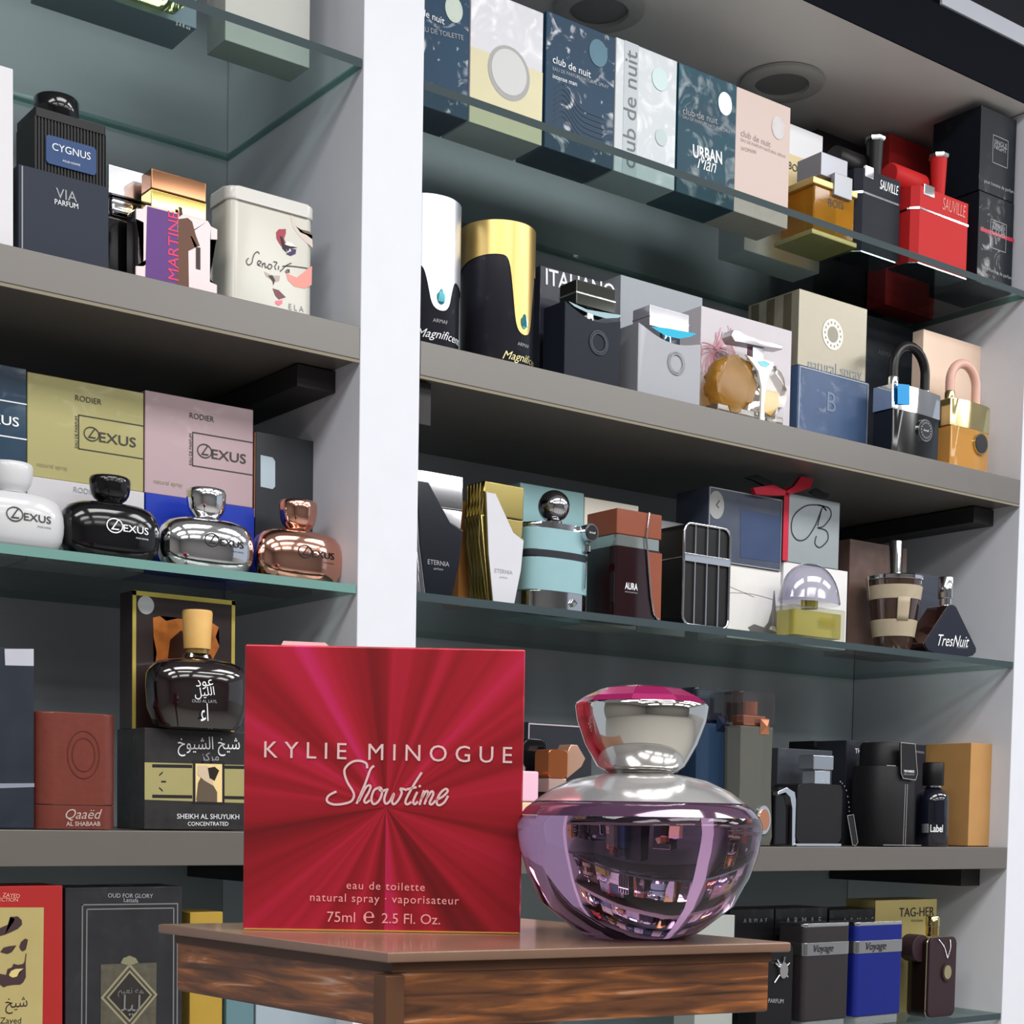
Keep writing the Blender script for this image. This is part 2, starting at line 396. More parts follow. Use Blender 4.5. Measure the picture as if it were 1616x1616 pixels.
e = crr.color_ramp.elements; e[0].position = .3; e[0].color = lin((112, 12, 20)); e[1].position = .78; e[1].color = lin((214, 44, 112))  # magenta ray end puts the foil's reflected ceiling tint into the colour
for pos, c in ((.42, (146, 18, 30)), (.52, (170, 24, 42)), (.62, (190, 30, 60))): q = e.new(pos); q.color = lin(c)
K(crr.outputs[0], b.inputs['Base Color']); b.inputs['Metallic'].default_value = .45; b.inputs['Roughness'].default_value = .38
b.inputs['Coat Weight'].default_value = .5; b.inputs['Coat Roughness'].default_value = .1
n2 = N('ShaderNodeTexNoise'); n2.inputs['Scale'].default_value = 30; K(tc.outputs['Object'], n2.inputs['Vector'])
bp = N('ShaderNodeBump'); bp.inputs['Strength'].default_value = .12; bp.inputs['Distance'].default_value = .003; K(n2.outputs['Fac'], bp.inputs['Height']); K(bp.outputs[0], b.inputs['Coat Normal'])
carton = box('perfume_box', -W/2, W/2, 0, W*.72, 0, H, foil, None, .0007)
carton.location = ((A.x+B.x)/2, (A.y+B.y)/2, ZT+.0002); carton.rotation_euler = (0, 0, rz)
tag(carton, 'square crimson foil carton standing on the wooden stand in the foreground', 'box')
def cl(px, py): return ((px-602)*sp, (1470.5+.0128*(px-602)-py)*sp)
silver_ink = M((232, 196, 196), .35, .3)
text(carton, 'KYLIE MINOGUE', cl(415, 1185), cl(803, 1192), silver_ink, spacing=1.55, hs=1.0)
off = (470, 1170); kq = 5.985
SW = [[(635, 262), (625, 215), (560, 192), (490, 205), (430, 260), (425, 320), (455, 400), (500, 470), (515, 520), (490, 570), (420, 595), (330, 602), (270, 580), (262, 545), (290, 510), (350, 480)],
      [(700, 238), (665, 275), (620, 400), (540, 595)], [(560, 570), (625, 440), (668, 425), (655, 480), (612, 560), (628, 585), (665, 560)],
      [(745, 442), (700, 470), (678, 550), (700, 597), (745, 570), (775, 505), (770, 450), (745, 442), (770, 475), (815, 460)],
      [(830, 450), (800, 540), (812, 592), (850, 570), (890, 495), (872, 570), (890, 597), (930, 560), (962, 490), (950, 450), (1010, 465)],
      [(1147, 298), (1065, 430), (1000, 560), (1012, 598), (1055, 575)], [(1108, 480), (1072, 565), (1085, 597), (1115, 570)], [(1122, 420), (1138, 434)], [(1005, 458), (1100, 436)],
      [(1170, 465), (1130, 603)], [(1145, 550), (1190, 475), (1210, 495), (1175, 598)], [(1190, 550), (1240, 475), (1258, 500), (1225, 580), (1245, 597), (1280, 560)],
      [(1285, 555), (1345, 525), (1392, 475), (1375, 450), (1325, 490), (1290, 570), (1310, 605), (1360, 580), (1398, 515)]]
strokes('lettering', [[cl(off[0]+x/kq, off[1]+y/kq) for x, y in l] for l in SW], .0009, silver_ink, carton)
pale_ink = M((226, 150, 150), .4)
text(carton, 'eau de toilette', cl(546, 1397), cl(669, 1400), pale_ink, spacing=1.15)
text(carton, 'natural spray · vaporisateur', cl(489, 1418), cl(723, 1423), pale_ink, spacing=1.12)
text(carton, '75ml', cl(516, 1447), cl(560, 1448), pale_ink); text(carton, '2.5 Fl. Oz.', cl(602, 1449), cl(694, 1451), pale_ink)
text(carton, '℮', cl(573, 1448), cl(590, 1448), pale_ink)
gold_edge = M((230, 170, 90), .3, .5)
box('bottom_fold', -W/2+.0005, W/2-.0005, -.0003, .001, 0, .0006, gold_edge, carton, bev=0)
prism('top_flap', [(-W*.38, H), (-W*.2, H), (-W*.22, H+.0018), (-W*.37, H+.0022)], .006, .0066, M((220, 190, 190), .3), carton, smooth=False)

BC = onZ(1011, 1486, ZT); bd = (BC-EYE).dot(FW)+.02; s_ = bd/F
bc_ = Vector((BC.x, BC.y, ZT)) + Vector((FW.x, FW.y, 0)).normalized()*(.0195)
fl = empty('perfume_bottle', (bc_.x, bc_.y, ZT+.0003), 'violet faceted glass flacon with domed silver stopper beside the crimson carton', 'bottle')
def zz(py): return (1483-py)*s_
violet = bpy.data.materials.new('violet_glass'); violet.use_nodes = True; nt = violet.node_tree; b = nt.nodes['Principled BSDF']
b.inputs['Base Color'].default_value = lin((184, 144, 178)); b.inputs['Transmission Weight'].default_value = 1; b.inputs['Roughness'].default_value = .01; b.inputs['IOR'].default_value = 1.36
tc = nt.nodes.new('ShaderNodeTexCoord'); n2 = nt.nodes.new('ShaderNodeTexNoise'); n2.inputs['Scale'].default_value = 48; n2.inputs['Detail'].default_value = 1
nt.links.new(tc.outputs['Object'], n2.inputs['Vector']); bp = nt.nodes.new('ShaderNodeBump'); bp.inputs['Strength'].default_value = .28; bp.inputs['Distance'].default_value = .002
nt.links.new(n2.outputs['Fac'], bp.inputs['Height']); nt.links.new(bp.outputs[0], b.inputs['Normal'])
R = 192*s_
lathe('bottle_body', [(.40*R, 0), (.45*R, .0008), (.53*R, zz(1470)), (.79*R, zz(1430)), (.91*R, zz(1385)), (.975*R, zz(1345)), (R, zz(1315)), (R, zz(1305)), (.975*R, zz(1294))], violet, fl, seg=72)
lathe('shoulder', [(.975*R, zz(1293.5)), (.93*R, zz(1282)), (.86*R, zz(1272))], M((78, 52, 76), .06, .4, coat=1), fl, seg=64)
lathe('collar_plate', [(.86*R, zz(1271.5)), (.74*R, zz(1254)), (.55*R, zz(1237)), (.36*R, zz(1229)), (.30*R, zz(1227))], M((214, 212, 214), .16, .8), fl, seg=64)
lathe('neck_ring', [(.26*R, zz(1228)), (.29*R, zz(1222)), (.29*R, zz(1216)), (.25*R, zz(1213)), (.31*R, zz(1204)), (.31*R, zz(1192)), (.24*R, zz(1186))], M((222, 222, 214), .1, 1), fl, seg=48)
st_ = lathe('stopper', [(.30*R, zz(1224)), (.36*R, zz(1215)), (.46*R, zz(1180)), (.525*R, zz(1145)), (.545*R, zz(1122)), (.53*R, zz(1118))], M((214, 212, 206), .05, 1), fl, seg=64)
dome = lathe('stopper_dome', [(.54*R, zz(1117.5)), (.47*R, zz(1108)), (.33*R, zz(1095)), (.20*R, zz(1091)), (.001, zz(1090))], M((228, 60, 140), .08, .75, coat=1), fl, seg=9, smooth=False)

# ------------------------------------------------------------------ LEFT BAY, top glass shelf
clearpl = M((205, 208, 206), .2, tr=.5, wrap=.25)
f = Fr('perfume_box', 'brown carton at the far left of the highest left glass shelf', 'box', (-80, -220), 60, .05, GZ, .045, M((96, 78, 66), .35, wrap=.2))
f = Fr('perfume_box', 'blue-grey carton behind the pale green bottle on the highest left glass shelf', 'box', (82, -150), 311, .046, GZ, .05, M((128, 142, 158), .35, wrap=.3))
f.t('3.4 fl oz', (277, 37), (300, 45), WTXT)
g = Fr('perfume_bottle', 'flat green glass bottle on the highest left glass shelf, before a blue-grey carton', 'bottle', (140, -180), 300, .010, GZ, .03, root='e')
box('bottle_body', -g.W/2, g.W/2, 0, .030, 0, g.H*.72, M((186, 196, 140), .05, tr=.85, ior=1.4, c2=(150, 160, 100)), g.o, .004)
box('cap', -g.W*.15, g.W*.15, .005, .025, g.H*.721, g.H, CHROME, g.o, .001)
f = Fr('perfume_box', 'pale grey shiny wrapped carton on the highest left glass shelf near the post', 'box', (357, -190), 491, .048, GZ, .037, M((176, 178, 172), .35, wrap=.5))

# LEFT BAY, pale laminate shelf
f = Fr('perfume_box', 'plain white carton at the left picture edge on the pale shelf', 'box', (-75, 80), 21, .012, S1, .05, M((206, 205, 210), .35, wrap=.4))
f = Fr('perfume_box', 'slate blue-black carton under the ribbed black bottle on the pale shelf', 'box', (29, 258), 172, .018, S1, .045, M((44, 50, 62), .45, spec=.15))
f.t('VIA', (88, 304), (121, 312), GTXT); f.t('PARFUM', (86, 318), (123, 326), WTXT, hs=1.1)
f.patch([(34, 262), (36, 262), (36, 400), (34, 400)], M((150, 150, 155), .3), 'edge_line')
HV = f.H
g = Fr('perfume_bottle', 'black ribbed bottle with blue label and round cap, standing on a slate carton', 'bottle', (55, 168), 167, .02, S1+HV, .043, root='e')
ribs = []
n = 22
for i in range(n):
    x = -g.W/2+g.W*i/n
    ribs += [(x, 0), (x+g.W/n*.55, 0), (x+g.W/n*.6, .0015), (x+g.W/n*.95, .0015)]
ribs += [(g.W/2, 0), (g.W/2, g.D), (-g.W/2, g.D)]
prism('bottle_body', ribs, 0, g.H*.86, BLACKM, g.o, axis='z', smooth=False)
prism('shoulder', rr(-g.W/2, g.W/2, -.0005, g.D, .002), g.H*.861, g.H, BLACKM, g.o, axis='z')
q = g.PP([(72, 204), (151, 225), (149, 263), (76, 247)]); x0 = q[0][0]; x1 = q[1][0]
lab = prism('label', rr(x0, x1, g.H*.14, g.H*.60, .003), -.0012, .0005, M((36, 66, 112), .25, coat=.5), g.o)
text(lab, 'CYGNUS', (x0+.005, g.H*.43), (x1-.005, g.H*.43), WTXT, y=-.0016); text(lab, 'POUR HOMME', (x0+.014, g.H*.24), (x1-.014, g.H*.24), WTXT, y=-.0016)
lathe('cap', [(.0175, g.H), (.0185, g.H+.001), (.0185, g.H+.018), (.0175, g.H+.0195), (.016, g.H+.02)], BLACKG, g.o, -.004, .022)
g = Fr('perfume_bottle', 'black bottle with a chrome neck block standing behind the purple and white bottle', 'bottle', (166, 258), 236, .05, S1, .03, root='e')
box('bottle_body', -g.W/2, g.W/2, 0, .03, 0, g.H*.60, BLACKG, g.o, .003)
box('collar', -g.W*.4, g.W*.47, -.001, .028, g.H*.602, g.H*.76, CHROME, g.o, .004); box('cap', -g.W*.45, g.W*.5, -.002, .029, g.H*.762, g.H, M((200, 200, 205), .2, 1), g.o, .001)
g = Fr('perfume_bottle', 'gold-capped purple and white bottle printed with a woman in brown, on the pale shelf', 'bottle', (215, 318), 343, .016, S1, .026, root='e')
Y0 = g.Y
box('bottle_body', -g.W/2+.002, g.W/2-.002, .002, .026, 0, g.H*.96, M((60, 52, 56), .1, tr=.5), g.o, .002)
pink = M((226, 212, 214), .4)
fp = prism('front_plate', [(-g.W*.5, 0), (-g.W*.5, g.H*.18), (-g.W*.41, g.H*.20), (-g.W*.41, g.H*.76), (-g.W*.5, g.H*.78), (-g.W*.5, g.H*.91), (-g.W*.42, g.H*.93), (-g.W*.38, g.H*.99), (g.W*.38, g.H*.99), (g.W*.42, g.H*.93), (g.W*.5, g.H*.91), (g.W*.5, g.H*.78), (g.W*.41, g.H*.76), (g.W*.41, g.H*.20), (g.W*.5, g.H*.18), (g.W*.5, 0)], 0, .0018, pink, g.o, smooth=False)
fl_ = flat('print', [(-g.W*.39, .001), (.0, .001), (0, g.H*.975), (-g.W*.37, g.H*.975)], -.0003, M((92, 52, 122), .4), g.o)
def gg(px, py): return g.P(px, py)
brown = M((98, 66, 50), .45)
wom = flat('print', [g.P(*p) for p in ((281, 346), (296, 344), (303, 350), (309, 372), (315, 388), (311, 389), (303, 374), (300, 372), (307, 391), (297, 396), (298, 470), (278, 470))], -.0004, brown, g.o)
flat('print', [g.P(*p) for p in ((309, 390), (316, 391), (316, 426), (309, 424))], -.0004, M((60, 44, 42), .4), g.o)
flat('print', [g.P(*p) for p in ((281, 326), (287, 328), (288, 338), (283, 342))], -.0005, M((60, 40, 36), .4), g.o)
text(g.o, 'MARTINE', g.P(273, 442), g.P(273, 334), M((214, 60, 90), .4), y=-.0006, hs=1.0)
a = g.P(238, 300, .004); b_ = g.P(325, 300, .004); top = g.P(238, 265, .004)[1]
box('collar', a[0], b_[0], .003, .024, g.H+.0002, a[1]+.001, M((240, 206, 120), .12, 1), g.o, .0008)
box('cap', a[0], b_[0], .003, .024, a[1]+.0015, top, M((150, 108, 80), .15, 1), g.o, .001)
# white tin
g = Fr('storage_tin', 'tall white lidded tin printed with a made-up face, near the post', 'tin', (361, 288), 500, .028, S1, .045, root='e')
cream = M((200, 198, 188), .25, coat=.4)
prism('tin_body', rr(-g.W/2+.0015, g.W/2-.0015, .0015, .0435, .009), 0, g.H*.90, cream, g.o, axis='z')
lid = prism('lid', rr(-g.W/2, g.W/2, 0, .045, .010), g.H*.885, g.H, M((204, 203, 198), .25, coat=.4), g.o, axis='z', bev=.002)
k = 7.026
def sp_(pts, mat, y=-.0002): flat('print', [g.P(360+x/k, 280+y_/k, .0015) for x, y_ in pts], .0015+y, mat, g.o)
sp_([(680, 400), (715, 405), (760, 540), (840, 610), (930, 640), (938, 780), (860, 720), (780, 640), (720, 560)], M((205, 192, 182), .35))
sp_([(750, 540), (800, 575), (900, 600), (940, 650), (935, 690), (870, 640), (800, 610)], M((104, 88, 76), .35))
sp_([(530, 610), (560, 575), (640, 572), (640, 620), (620, 680), (640, 730), (620, 800), (570, 740), (535, 680)], M((158, 60, 76), .35), -.0002)
sp_([(570, 650), (600, 660), (625, 730), (700, 765), (770, 780), (690, 790), (640, 830), (600, 790)], M((40, 26, 30), .35), -.0003)
sp_([(625, 740), (650, 715), (700, 725), (745, 765), (690, 765), (640, 750)], M((240, 224, 220), .35), -.0004)
sp_([(640, 850), (700, 790), (755, 800), (745, 850), (690, 872)], M((66, 48, 92), .35), -.0003)
sp_([(640, 800), (680, 790), (700, 815), (660, 835)], M((215, 210, 225), .35), -.0004)
sp_(ell(660, 800, 14, 18), BTXT, -.0005)
sp_([(640, 1060), (760, 1110), (930, 980), (925, 1190), (850, 1235), (730, 1210), (660, 1140)], M((226, 150, 140), .4), -.0002)
sp_([(395, 1040), (430, 1060), (500, 1090), (575, 1090), (565, 1150), (520, 1160), (420, 1100)], M((178, 168, 160), .4), -.0002)
sp_([(440, 1090), (490, 1085), (520, 1140), (500, 1200), (490, 1150)], M((70, 60, 58), .4), -.0003)
sp_([(490, 1230), (560, 1250), (640, 1330), (560, 1355), (520, 1310)], M((120, 80, 84), .4), -.0002)
sp_([(520, 1370), (600, 1360), (600, 1400), (560, 1425), (520, 1400)], M((226, 130, 140), .4), -.0002)
L_ = [[(345, 850), (325, 825), (290, 850), (270, 900), (260, 950), (220, 970), (200, 930), (225, 895)], [(330, 970), (365, 940), (335, 925), (325, 965), (360, 985)],
      [(380, 950), (375, 1000)], [(378, 970), (405, 950), (410, 1000), (430, 990)], [(455, 960), (435, 1000), (465, 1015), (485, 980), (455, 960)],
      [(500, 935), (540, 945), (515, 990), (530, 1025)], [(560, 980), (555, 1025)], [(700, 950), (640, 980), (575, 1045)], [(600, 985), (700, 985), (880, 1008)],
      [(660, 1020), (635, 1045), (655, 1055), (672, 1020), (675, 1060)]]
strokes('lettering', [[g.P(360+x/k, 280+y_/k, .0015) for x, y_ in l] for l in L_], .0008, M((70, 66, 66), .4), g.o, y=.0009)
text(g.o, 'E L A', g.P(360+680/k, 280+1425/k), g.P(360+845/k, 280+1460/k), GTXT, y=.001)

# LEFT BAY, green-edged glass shelf
def lexus_art(f, pts_line, tm, A_, B_, rod, wm):
    """printed frame, ring mark and word on a carton front"""
def ringmark(o, c, r, mat, y=-.0005, fn=None):
    bm = bmesh.new(); n = 26
    o1 = [bm.verts.new((c[0]+1.15*r*math.cos(2*PI*i/n), y, c[1]+r*math.sin(2*PI*i/n))) for i in range(n)]
    i1 = [bm.verts.new((c[0]+1.0*r*math.cos(2*PI*i/n), y, c[1]+.84*r*math.sin(2*PI*i/n))) for i in range(n)]
    for i in range(n): bm.faces.new((o1[i], o1[(i+1) % n], i1[(i+1) % n], i1[i]))
    a = [(.35, .75), (-.55, -.55), (.55, -.55), (.62, -.38), (-.22, -.38), (.55, .75)]
    bm.faces.new([bm.verts.new((c[0]+x*r, y-.0001, c[1]+z*r)) for x, z in a])
    if fn:
        for v in bm.verts: v.co = Vector(fn(tuple(v.co)))
    me = bpy.data.meshes.new('emblem'); bm.to_mesh(me); bm.free(); link('emblem', me, mat, o)
def rodier(f, W_, H_, ink, side=True, word=True):
    u = f.uv
    if word: text(f.o, 'RODIER', u(.40, .83), u(.625, .83), ink)
    for v in (.66, .33): flat('print', [u(.43, v), u(1, v), u(1, v+.012), u(.43, v+.012)], -.0003, ink, f.o)
    flat('print', [u(.425, .33), u(.435, .33), u(.435, .67), u(.425, .67)], -.0003, ink, f.o)
    c = u(.54, .50); ringmark(f.o, c, f.H*.072, ink); text(f.o, 'EXUS', u(.605, .485), u(.93, .485), ink, hs=.8, bold=.01)
    text(f.o, 'EAU DE PARFUM', u(.41, .34), u(.41, .65), ink, hs=1)
    text(f.o, 'natural spray', u(.08, .12), u(.34, .12), M((150, 140, 110), .4))
f = Fr('perfume_box', 'dark petrol blue carton at the left picture edge, stacked over a white one', 'box', (-142, 548), 42, .075, G2+.072, .05, M((22, 62, 84), .35, wrap=.3, c2=(30, 44, 66)))
rodier(f, 0, 0, WTXT)
fU = Fr('perfume_box', 'pale gold carton with ring emblem stacked over a white carton', 'box', (43, 586), 227, .075, G2+.072, .05, M((158, 152, 104), .4, .2, wrap=.15)); rodier(fU, 0, 0, DTXT)
f = Fr('perfume_box', 'pale pink carton with ring emblem stacked over a bright blue carton', 'box', (229, 615), 400, .075, G2+.072, .05, M((172, 150, 156), .4, .1, wrap=.15)); rodier(f, 0, 0, DTXT)
f = Fr('perfume_box', 'white carton under the dark petrol blue carton', 'box', (-142, 700), 41, .072, G2, .055, M((196, 194, 198), .35, wrap=.2), zt=G2+.0715)
f = Fr('perfume_box', 'white carton under the pale gold carton, behind the black pebble bottle', 'box', (43, 735), 228, .072, G2, .055, M((194, 192, 196), .35, wrap=.2), zt=G2+.0715)
f.t('RODIER', (116, 772), (155, 778), GTXT)
f = Fr('perfume_box', 'bright blue carton under the pale pink carton', 'box', (230, 762), 402, .072, G2, .055, M((22, 50, 160), .35, wrap=.3), zt=G2+.0715)
f = Fr('perfume_box', 'tall charcoal carton with copper side next to the left bay wall', 'box', (404, 680), 501, .085, G2, .05, M((48, 51, 56), .35, coat=.6))
f.patch([(411, 718), (430, 722), (434, 728), (434, 768), (430, 772), (411, 768)], M((178, 196, 206), .3), 'sticker')
box('side_panel', -f.W/2-.0006, -f.W/2-.0001, .001, f.D-.001, f.H*.45, f.H-.001, M((200, 140, 110), .3, .4), f.o, 0)
def pebble(p, pxr, top, cap_py, off, body, capm, ink, label, capx=None, word=True):
    X, Rr = roundfit(p[0], pxr, p[1]+6, off, .52)
    zt = onY((p[0]+pxr)/2, top, YF+off+.025).z-G2; zc = onY((p[0]+pxr)/2, cap_py, YF+off+.025).z-G2
    o = empty('perfume_bottle', (X, YF+off, G2+.0002), label, 'bottle', 'pebble shaped bottles on the green glass shelf')
    sy = .52; cy = Rr*sy
    pr = [(.50, .0), (.74, .015), (.88, .09), (.96, .22), (.99, .36), (1, .5), (.985, .66), (.94, .80), (.84, .91), (.66, .975), (.42, 1.0), (.24, 1.005)]
    lathe('bottle_body', [(r*Rr, z*zt) for r, z in pr], body, o, 0, cy, seg=56, sy=sy, sq=2.3)
    cr_ = Rr*.40
    lathe('cap', [(cr_*.60, zt+.0006), (cr_*.62, zt+(zc-zt)*.08), (cr_*.80, zt+(zc-zt)*.18), (cr_*.93, zt+(zc-zt)*.34), (cr_, zt+(zc-zt)*.6), (cr_*1.02, zt+(zc-zt)*.85), (cr_*.98, zc-.0012), (cr_*.88, zc)], capm, o, 0, cy, seg=32, sy=.8)
    def fn(q):
        xx = min(.98, abs(q[0]/Rr)); h = q[2]/zt
        rad = 1
        for (r0, z0), (r1, z1) in zip(pr, pr[1:]):
            if z0 <= h <= z1: rad = r0+(r1-r0)*(h-z0)/(z1-z0)
        e_ = 2.3; yy = max(0, rad**e_-xx**e_)**(1/e_)
        return (q[0], cy-yy*Rr*sy-.0006, q[2])
    ringmark(o, (-Rr*.12, zt*.56), zt*.13, ink, fn=fn)
    text(o, 'EXUS', (Rr*.05, zt*.54), (Rr*.60, zt*.54), ink, hs=.8, fn=fn, bold=.01)
    text(o, 'POUR HOMME', (Rr*.32, zt*.40), (Rr*.60, zt*.40), ink, fn=fn)
    return o
pebble((-62, 790), 98, 780, 732, .012, M((196, 197, 200), .25, coat=.6), M((200, 201, 204), .25, coat=.6), DTXT, 'white pebble shaped bottle at the left picture edge')
pebble((97, 830), 250, 797, 754, .014, BLACKG, BLACKG, WTXT, 'glossy black pebble shaped bottle on the green glass shelf')
pebble((251, 850), 399, 822, 773, .016, CHROME, CHROME, BTXT, 'mirror silver pebble shaped bottle before the bright blue carton')
pebble((400, 870), 540, 840, 792, .018, ROSE, ROSE, BTXT, 'rose gold pebble shaped bottle before the charcoal carton')

# LEFT BAY, brown laminate shelf
f = Fr('perfume_box', 'tall blue-black wrapped carton with silver sticker at the left picture edge', 'box', (-90, 1014), 54, .02, S2L, .05, M((28, 34, 44), .35, wrap=.6, c2=(44, 50, 60)))
f.patch([(7, 1024), (53, 1024), (53, 1051), (8, 1050)], M((190, 192, 204), .3, .3), 'sticker'); f.patch([(-90, 1237), (54, 1236), (54, 1242), (-90, 1247)], M((130, 136, 150), .3), 'print')
g = Fr('perfume_box', 'red-brown oval leather-look carton between dark cartons on the brown shelf', 'box', (57, 1121), 189, .016, S2L, .05, root='e')
lth = M((112, 54, 44), .35, c2=(92, 42, 34), ns=40, coat=.4)
prism('carton_body', rr(-g.W/2, g.W/2, 0, .05, .016, 8), 0, g.H*.2, lth, g.o, axis='z'); prism('sleeve', rr(-g.W/2, g.W/2, 0, .05, .016, 8), g.H*.202, g.H, lth, g.o, axis='z', bev=.0015)
g.t('Qaaëd', (103, 1286), (161, 1286), M((214, 190, 184), .3, .5), shear=.35); g.t('AL SHABAAB', (104, 1300), (158, 1300), M((214, 190, 184), .3, .5), bold=.02)
ringmark_ink = M((84, 36, 30), .4)
strokes('emblem', [[(g.W*.06+.014*math.cos(t*PI/8), g.H*.64+.020*math.sin(t*PI/8)) for t in range(17)], [(g.W*.06+.010*math.cos(t*PI/8), g.H*.64+.014*math.sin(t*PI/8)) for t in range(17)]], .0007, ringmark_ink, g.o)
f1 = Fr('perfume_box', 'dark striped carton with gold band and robed figure, lowest of its stack', 'box', (228, 1148), 404, .03, S2L, .06, M((56, 54, 54), .35, wrap=.4, c2=(30, 29, 30), ns=20))
band = M((150, 152, 112), .35, .3)
f1.patch([(228, 1203), (404, 1208), (404, 1268), (228, 1262)], M((168, 160, 110), .35, .3)); 
for y0 in (1206, 1254): flat('print', [f1.P(240, y0), f1.P(303, y0+1), f1.P(303, y0+6), f1.P(240, y0+5)], -.0005, BTXT, f1.o)
for y0 in (1208, 1256): flat('print', [f1.P(354, y0), f1.P(404, y0+1), f1.P(404, y0+6), f1.P(354, y0+5)], -.0005, BTXT, f1.o)
flat('print', f1.PP([(304, 1200), (354, 1201), (354, 1269), (304, 1268)]), -.0005, BTXT, f1.o)
flat('print', f1.PP([(308, 1205), (350, 1206), (350, 1266), (308, 1265)]), -.0007, M((222, 196, 140), .4), f1.o)
flat('print', f1.PP([(309, 1262), (312, 1235), (318, 1224), (326, 1222), (342, 1250), (342, 1266), (310, 1265)]), -.0009, M((92, 80, 66), .4), f1.o)
flat('print', f1.PP([(312, 1208), (328, 1209), (334, 1226), (336, 1240), (322, 1232), (311, 1222)]), -.0010, M((196, 176, 150), .4), f1.o)
flat('print', f1.PP([(327, 1212), (338, 1210), (345, 1216), (338, 1232), (330, 1228)]), -.0011, M((40, 30, 26), .4), f1.o)
for a_ in (-40, 0, 40):
    ca, sa = math.cos(math.radians(a_)), math.sin(math.radians(a_)); c0 = f1.P(240, 1233); d0 = .0085; d1 = .013
    flat('print', [(c0[0]+ca*d0, c0[1]+sa*d0-.0007), (c0[0]+ca*d1, c0[1]+sa*d1-.0007), (c0[0]+ca*d1, c0[1]+sa*d1+.0007), (c0[0]+ca*d0, c0[1]+sa*d0+.0007)], -.0005, BTXT, f1.o)
f1.t('\uFEA5\uFEEE\uFEF4\uFEB8\uFEDF\uFE8D \uFEA6\uFEF4\uFEB7', (280, 1178), (378, 1178), WTXT, hs=1.25)
f1.t('\uFEB0\uFEDB\uFEAE\uFEE3', (317, 1196), (345, 1196), GTXT); f1.t('SHEIKH AL SHUYUKH', (279, 1288), (377, 1289), WTXT); f1.t('CONCENTRATED', (296, 1300), (360, 1300), WTXT)
ST = S2L+f1.H
f2 = Fr('perfume_box', 'dark brown carton with gold frame line and amber smoke, behind the wood-capped bottle', 'box', (209, 931), 371, .062, ST, .028, M((52, 34, 34), .35, coat=.6, c2=(34, 26, 28)))
gl = M((190, 170, 84), .35, .4)
for q in (((.0, 0), (.035, 0), (.035, 1), (0, 1)), ((.965, 0), (1, 0), (1, 1), (.965, 1)), ((0, .965), (1, .965), (1, .998), (0, .998))): f2.patch(q, gl, 'frame_line', px=False)
flat('sticker', ell(*f2.P(230, 955), .0078, .0082), -.0005, M((176, 172, 176), .3), f2.o)
flat('print', f2.PP([(241, 975), (252, 972), (262, 980), (280, 976), (300, 975), (330, 980), (345, 990), (340, 1005), (346, 1020), (336, 1040), (330, 1060), (243, 1060), (247, 1030), (242, 1005)]), -.0004, M((92, 48, 24), .3, c2=(226, 130, 60), ns=22), f2.o)
flat('print', f2.PP([(262, 1060), (268, 1010), (285, 995), (310, 1010), (318, 1060)]), -.0006, M((60, 28, 18), .3), f2.o)
g = Fr('perfume_bottle', 'dark rounded oud bottle with light wooden cap, standing on a carton', 'bottle', (234, 1045), 388, .004, ST, .05, root='e', rd=.55)
Rr = g.W/2
pr = [(.55, 0), (.80, .02), (.86, .08), (.97, .3), (1, .6), (.99, .8), (.90, .94), (.72, 1.0), (.3, 1.06), (.26, 1.12)]
lathe('bottle_body', [(r*Rr, z*g.H) for r, z in pr], M((22, 10, 12), .04, coat=1, spec=.8), g.o, 0, .55*Rr, seg=52, sy=.55, sq=2.6)
zc = g.P(311, 965, .03)[1]
lathe('neck', [(.010, g.H*1.12), (.010, g.H*1.19)], M((180, 150, 90), .2, .8), g.o, 0, .55*Rr)
lathe('cap', [(.0118, g.H*1.19), (.0135, zc-.002), (.0128, zc)], M((214, 176, 108), .5, c2=(196, 150, 84), ns=14), g.o, 0, .55*Rr)
fo = lambda q: (q[0], .55*Rr-.55*Rr*max(.0, 1-abs(q[0]/Rr)**2.6)**(1/2.6)-.0006, q[2])
def cen(px, py): return g.P(px, py)
text(g.o, '\uFEA9\uFEEE\uFECB', cen(309, 1081), cen(336, 1079), WTXT, fn=fo); text(g.o, '\uFEDE\uFEF4\uFEE0\uFEDF\uFE8D', cen(307, 1095), cen(338, 1092), WTXT, fn=fo)
text(g.o, 'OUD AL LAYL', cen(303, 1106), cen(342, 1107), GTXT, fn=fo); text(g.o, '\uFECB\uFE8D', cen(316, 1124), cen(328, 1124), WTXT, fn=fo, hs=2)

# LEFT BAY, lowest glass shelf
f = Fr('perfume_box', 'red carton with gold panel and printed bearded face, at the left picture edge', 'box', (-100, 1400), 99, .012, G4, .05, M((160, 40, 38), .4, c2=(148, 34, 34)))
f.patch([(-100, 1432), (69, 1432), (66, 1680), (-100, 1680)], M((166, 150, 96), .4, .2, c2=(180, 166, 114)), 'gold_panel')
k = 5.387
def fa(pts): flat('print', f.PP([(x/k, 1390+y/k) for x, y in pts]), -.0006, M((62, 44, 46), .5), f.o)
fa([(-180, 440), (0, 400), (70, 370), (118, 340), (122, 322), (85, 306), (150, 302), (183, 335), (186, 372), (150, 408), (100, 432), (40, 458), (0, 468), (-180, 510)])
fa([(0, 605), (28, 568), (75, 555), (138, 548), (112, 575), (98, 606), (62, 622), (20, 612)]); fa([(162, 560), (176, 520), (212, 490), (236, 500), (222, 540), (217, 585), (190, 600), (172, 585)])
fa([(-150, 815), (0, 790), (50, 800), (62, 750), (100, 735), (112, 705), (150, 714), (190, 708), (216, 680), (218, 820), (196, 862), (170, 882), (110, 884), (60, 892), (30, 905), (0, 884), (-60, 880), (-150, 900)]); fa([(218, 615), (224, 618), (216, 690), (206, 690)])
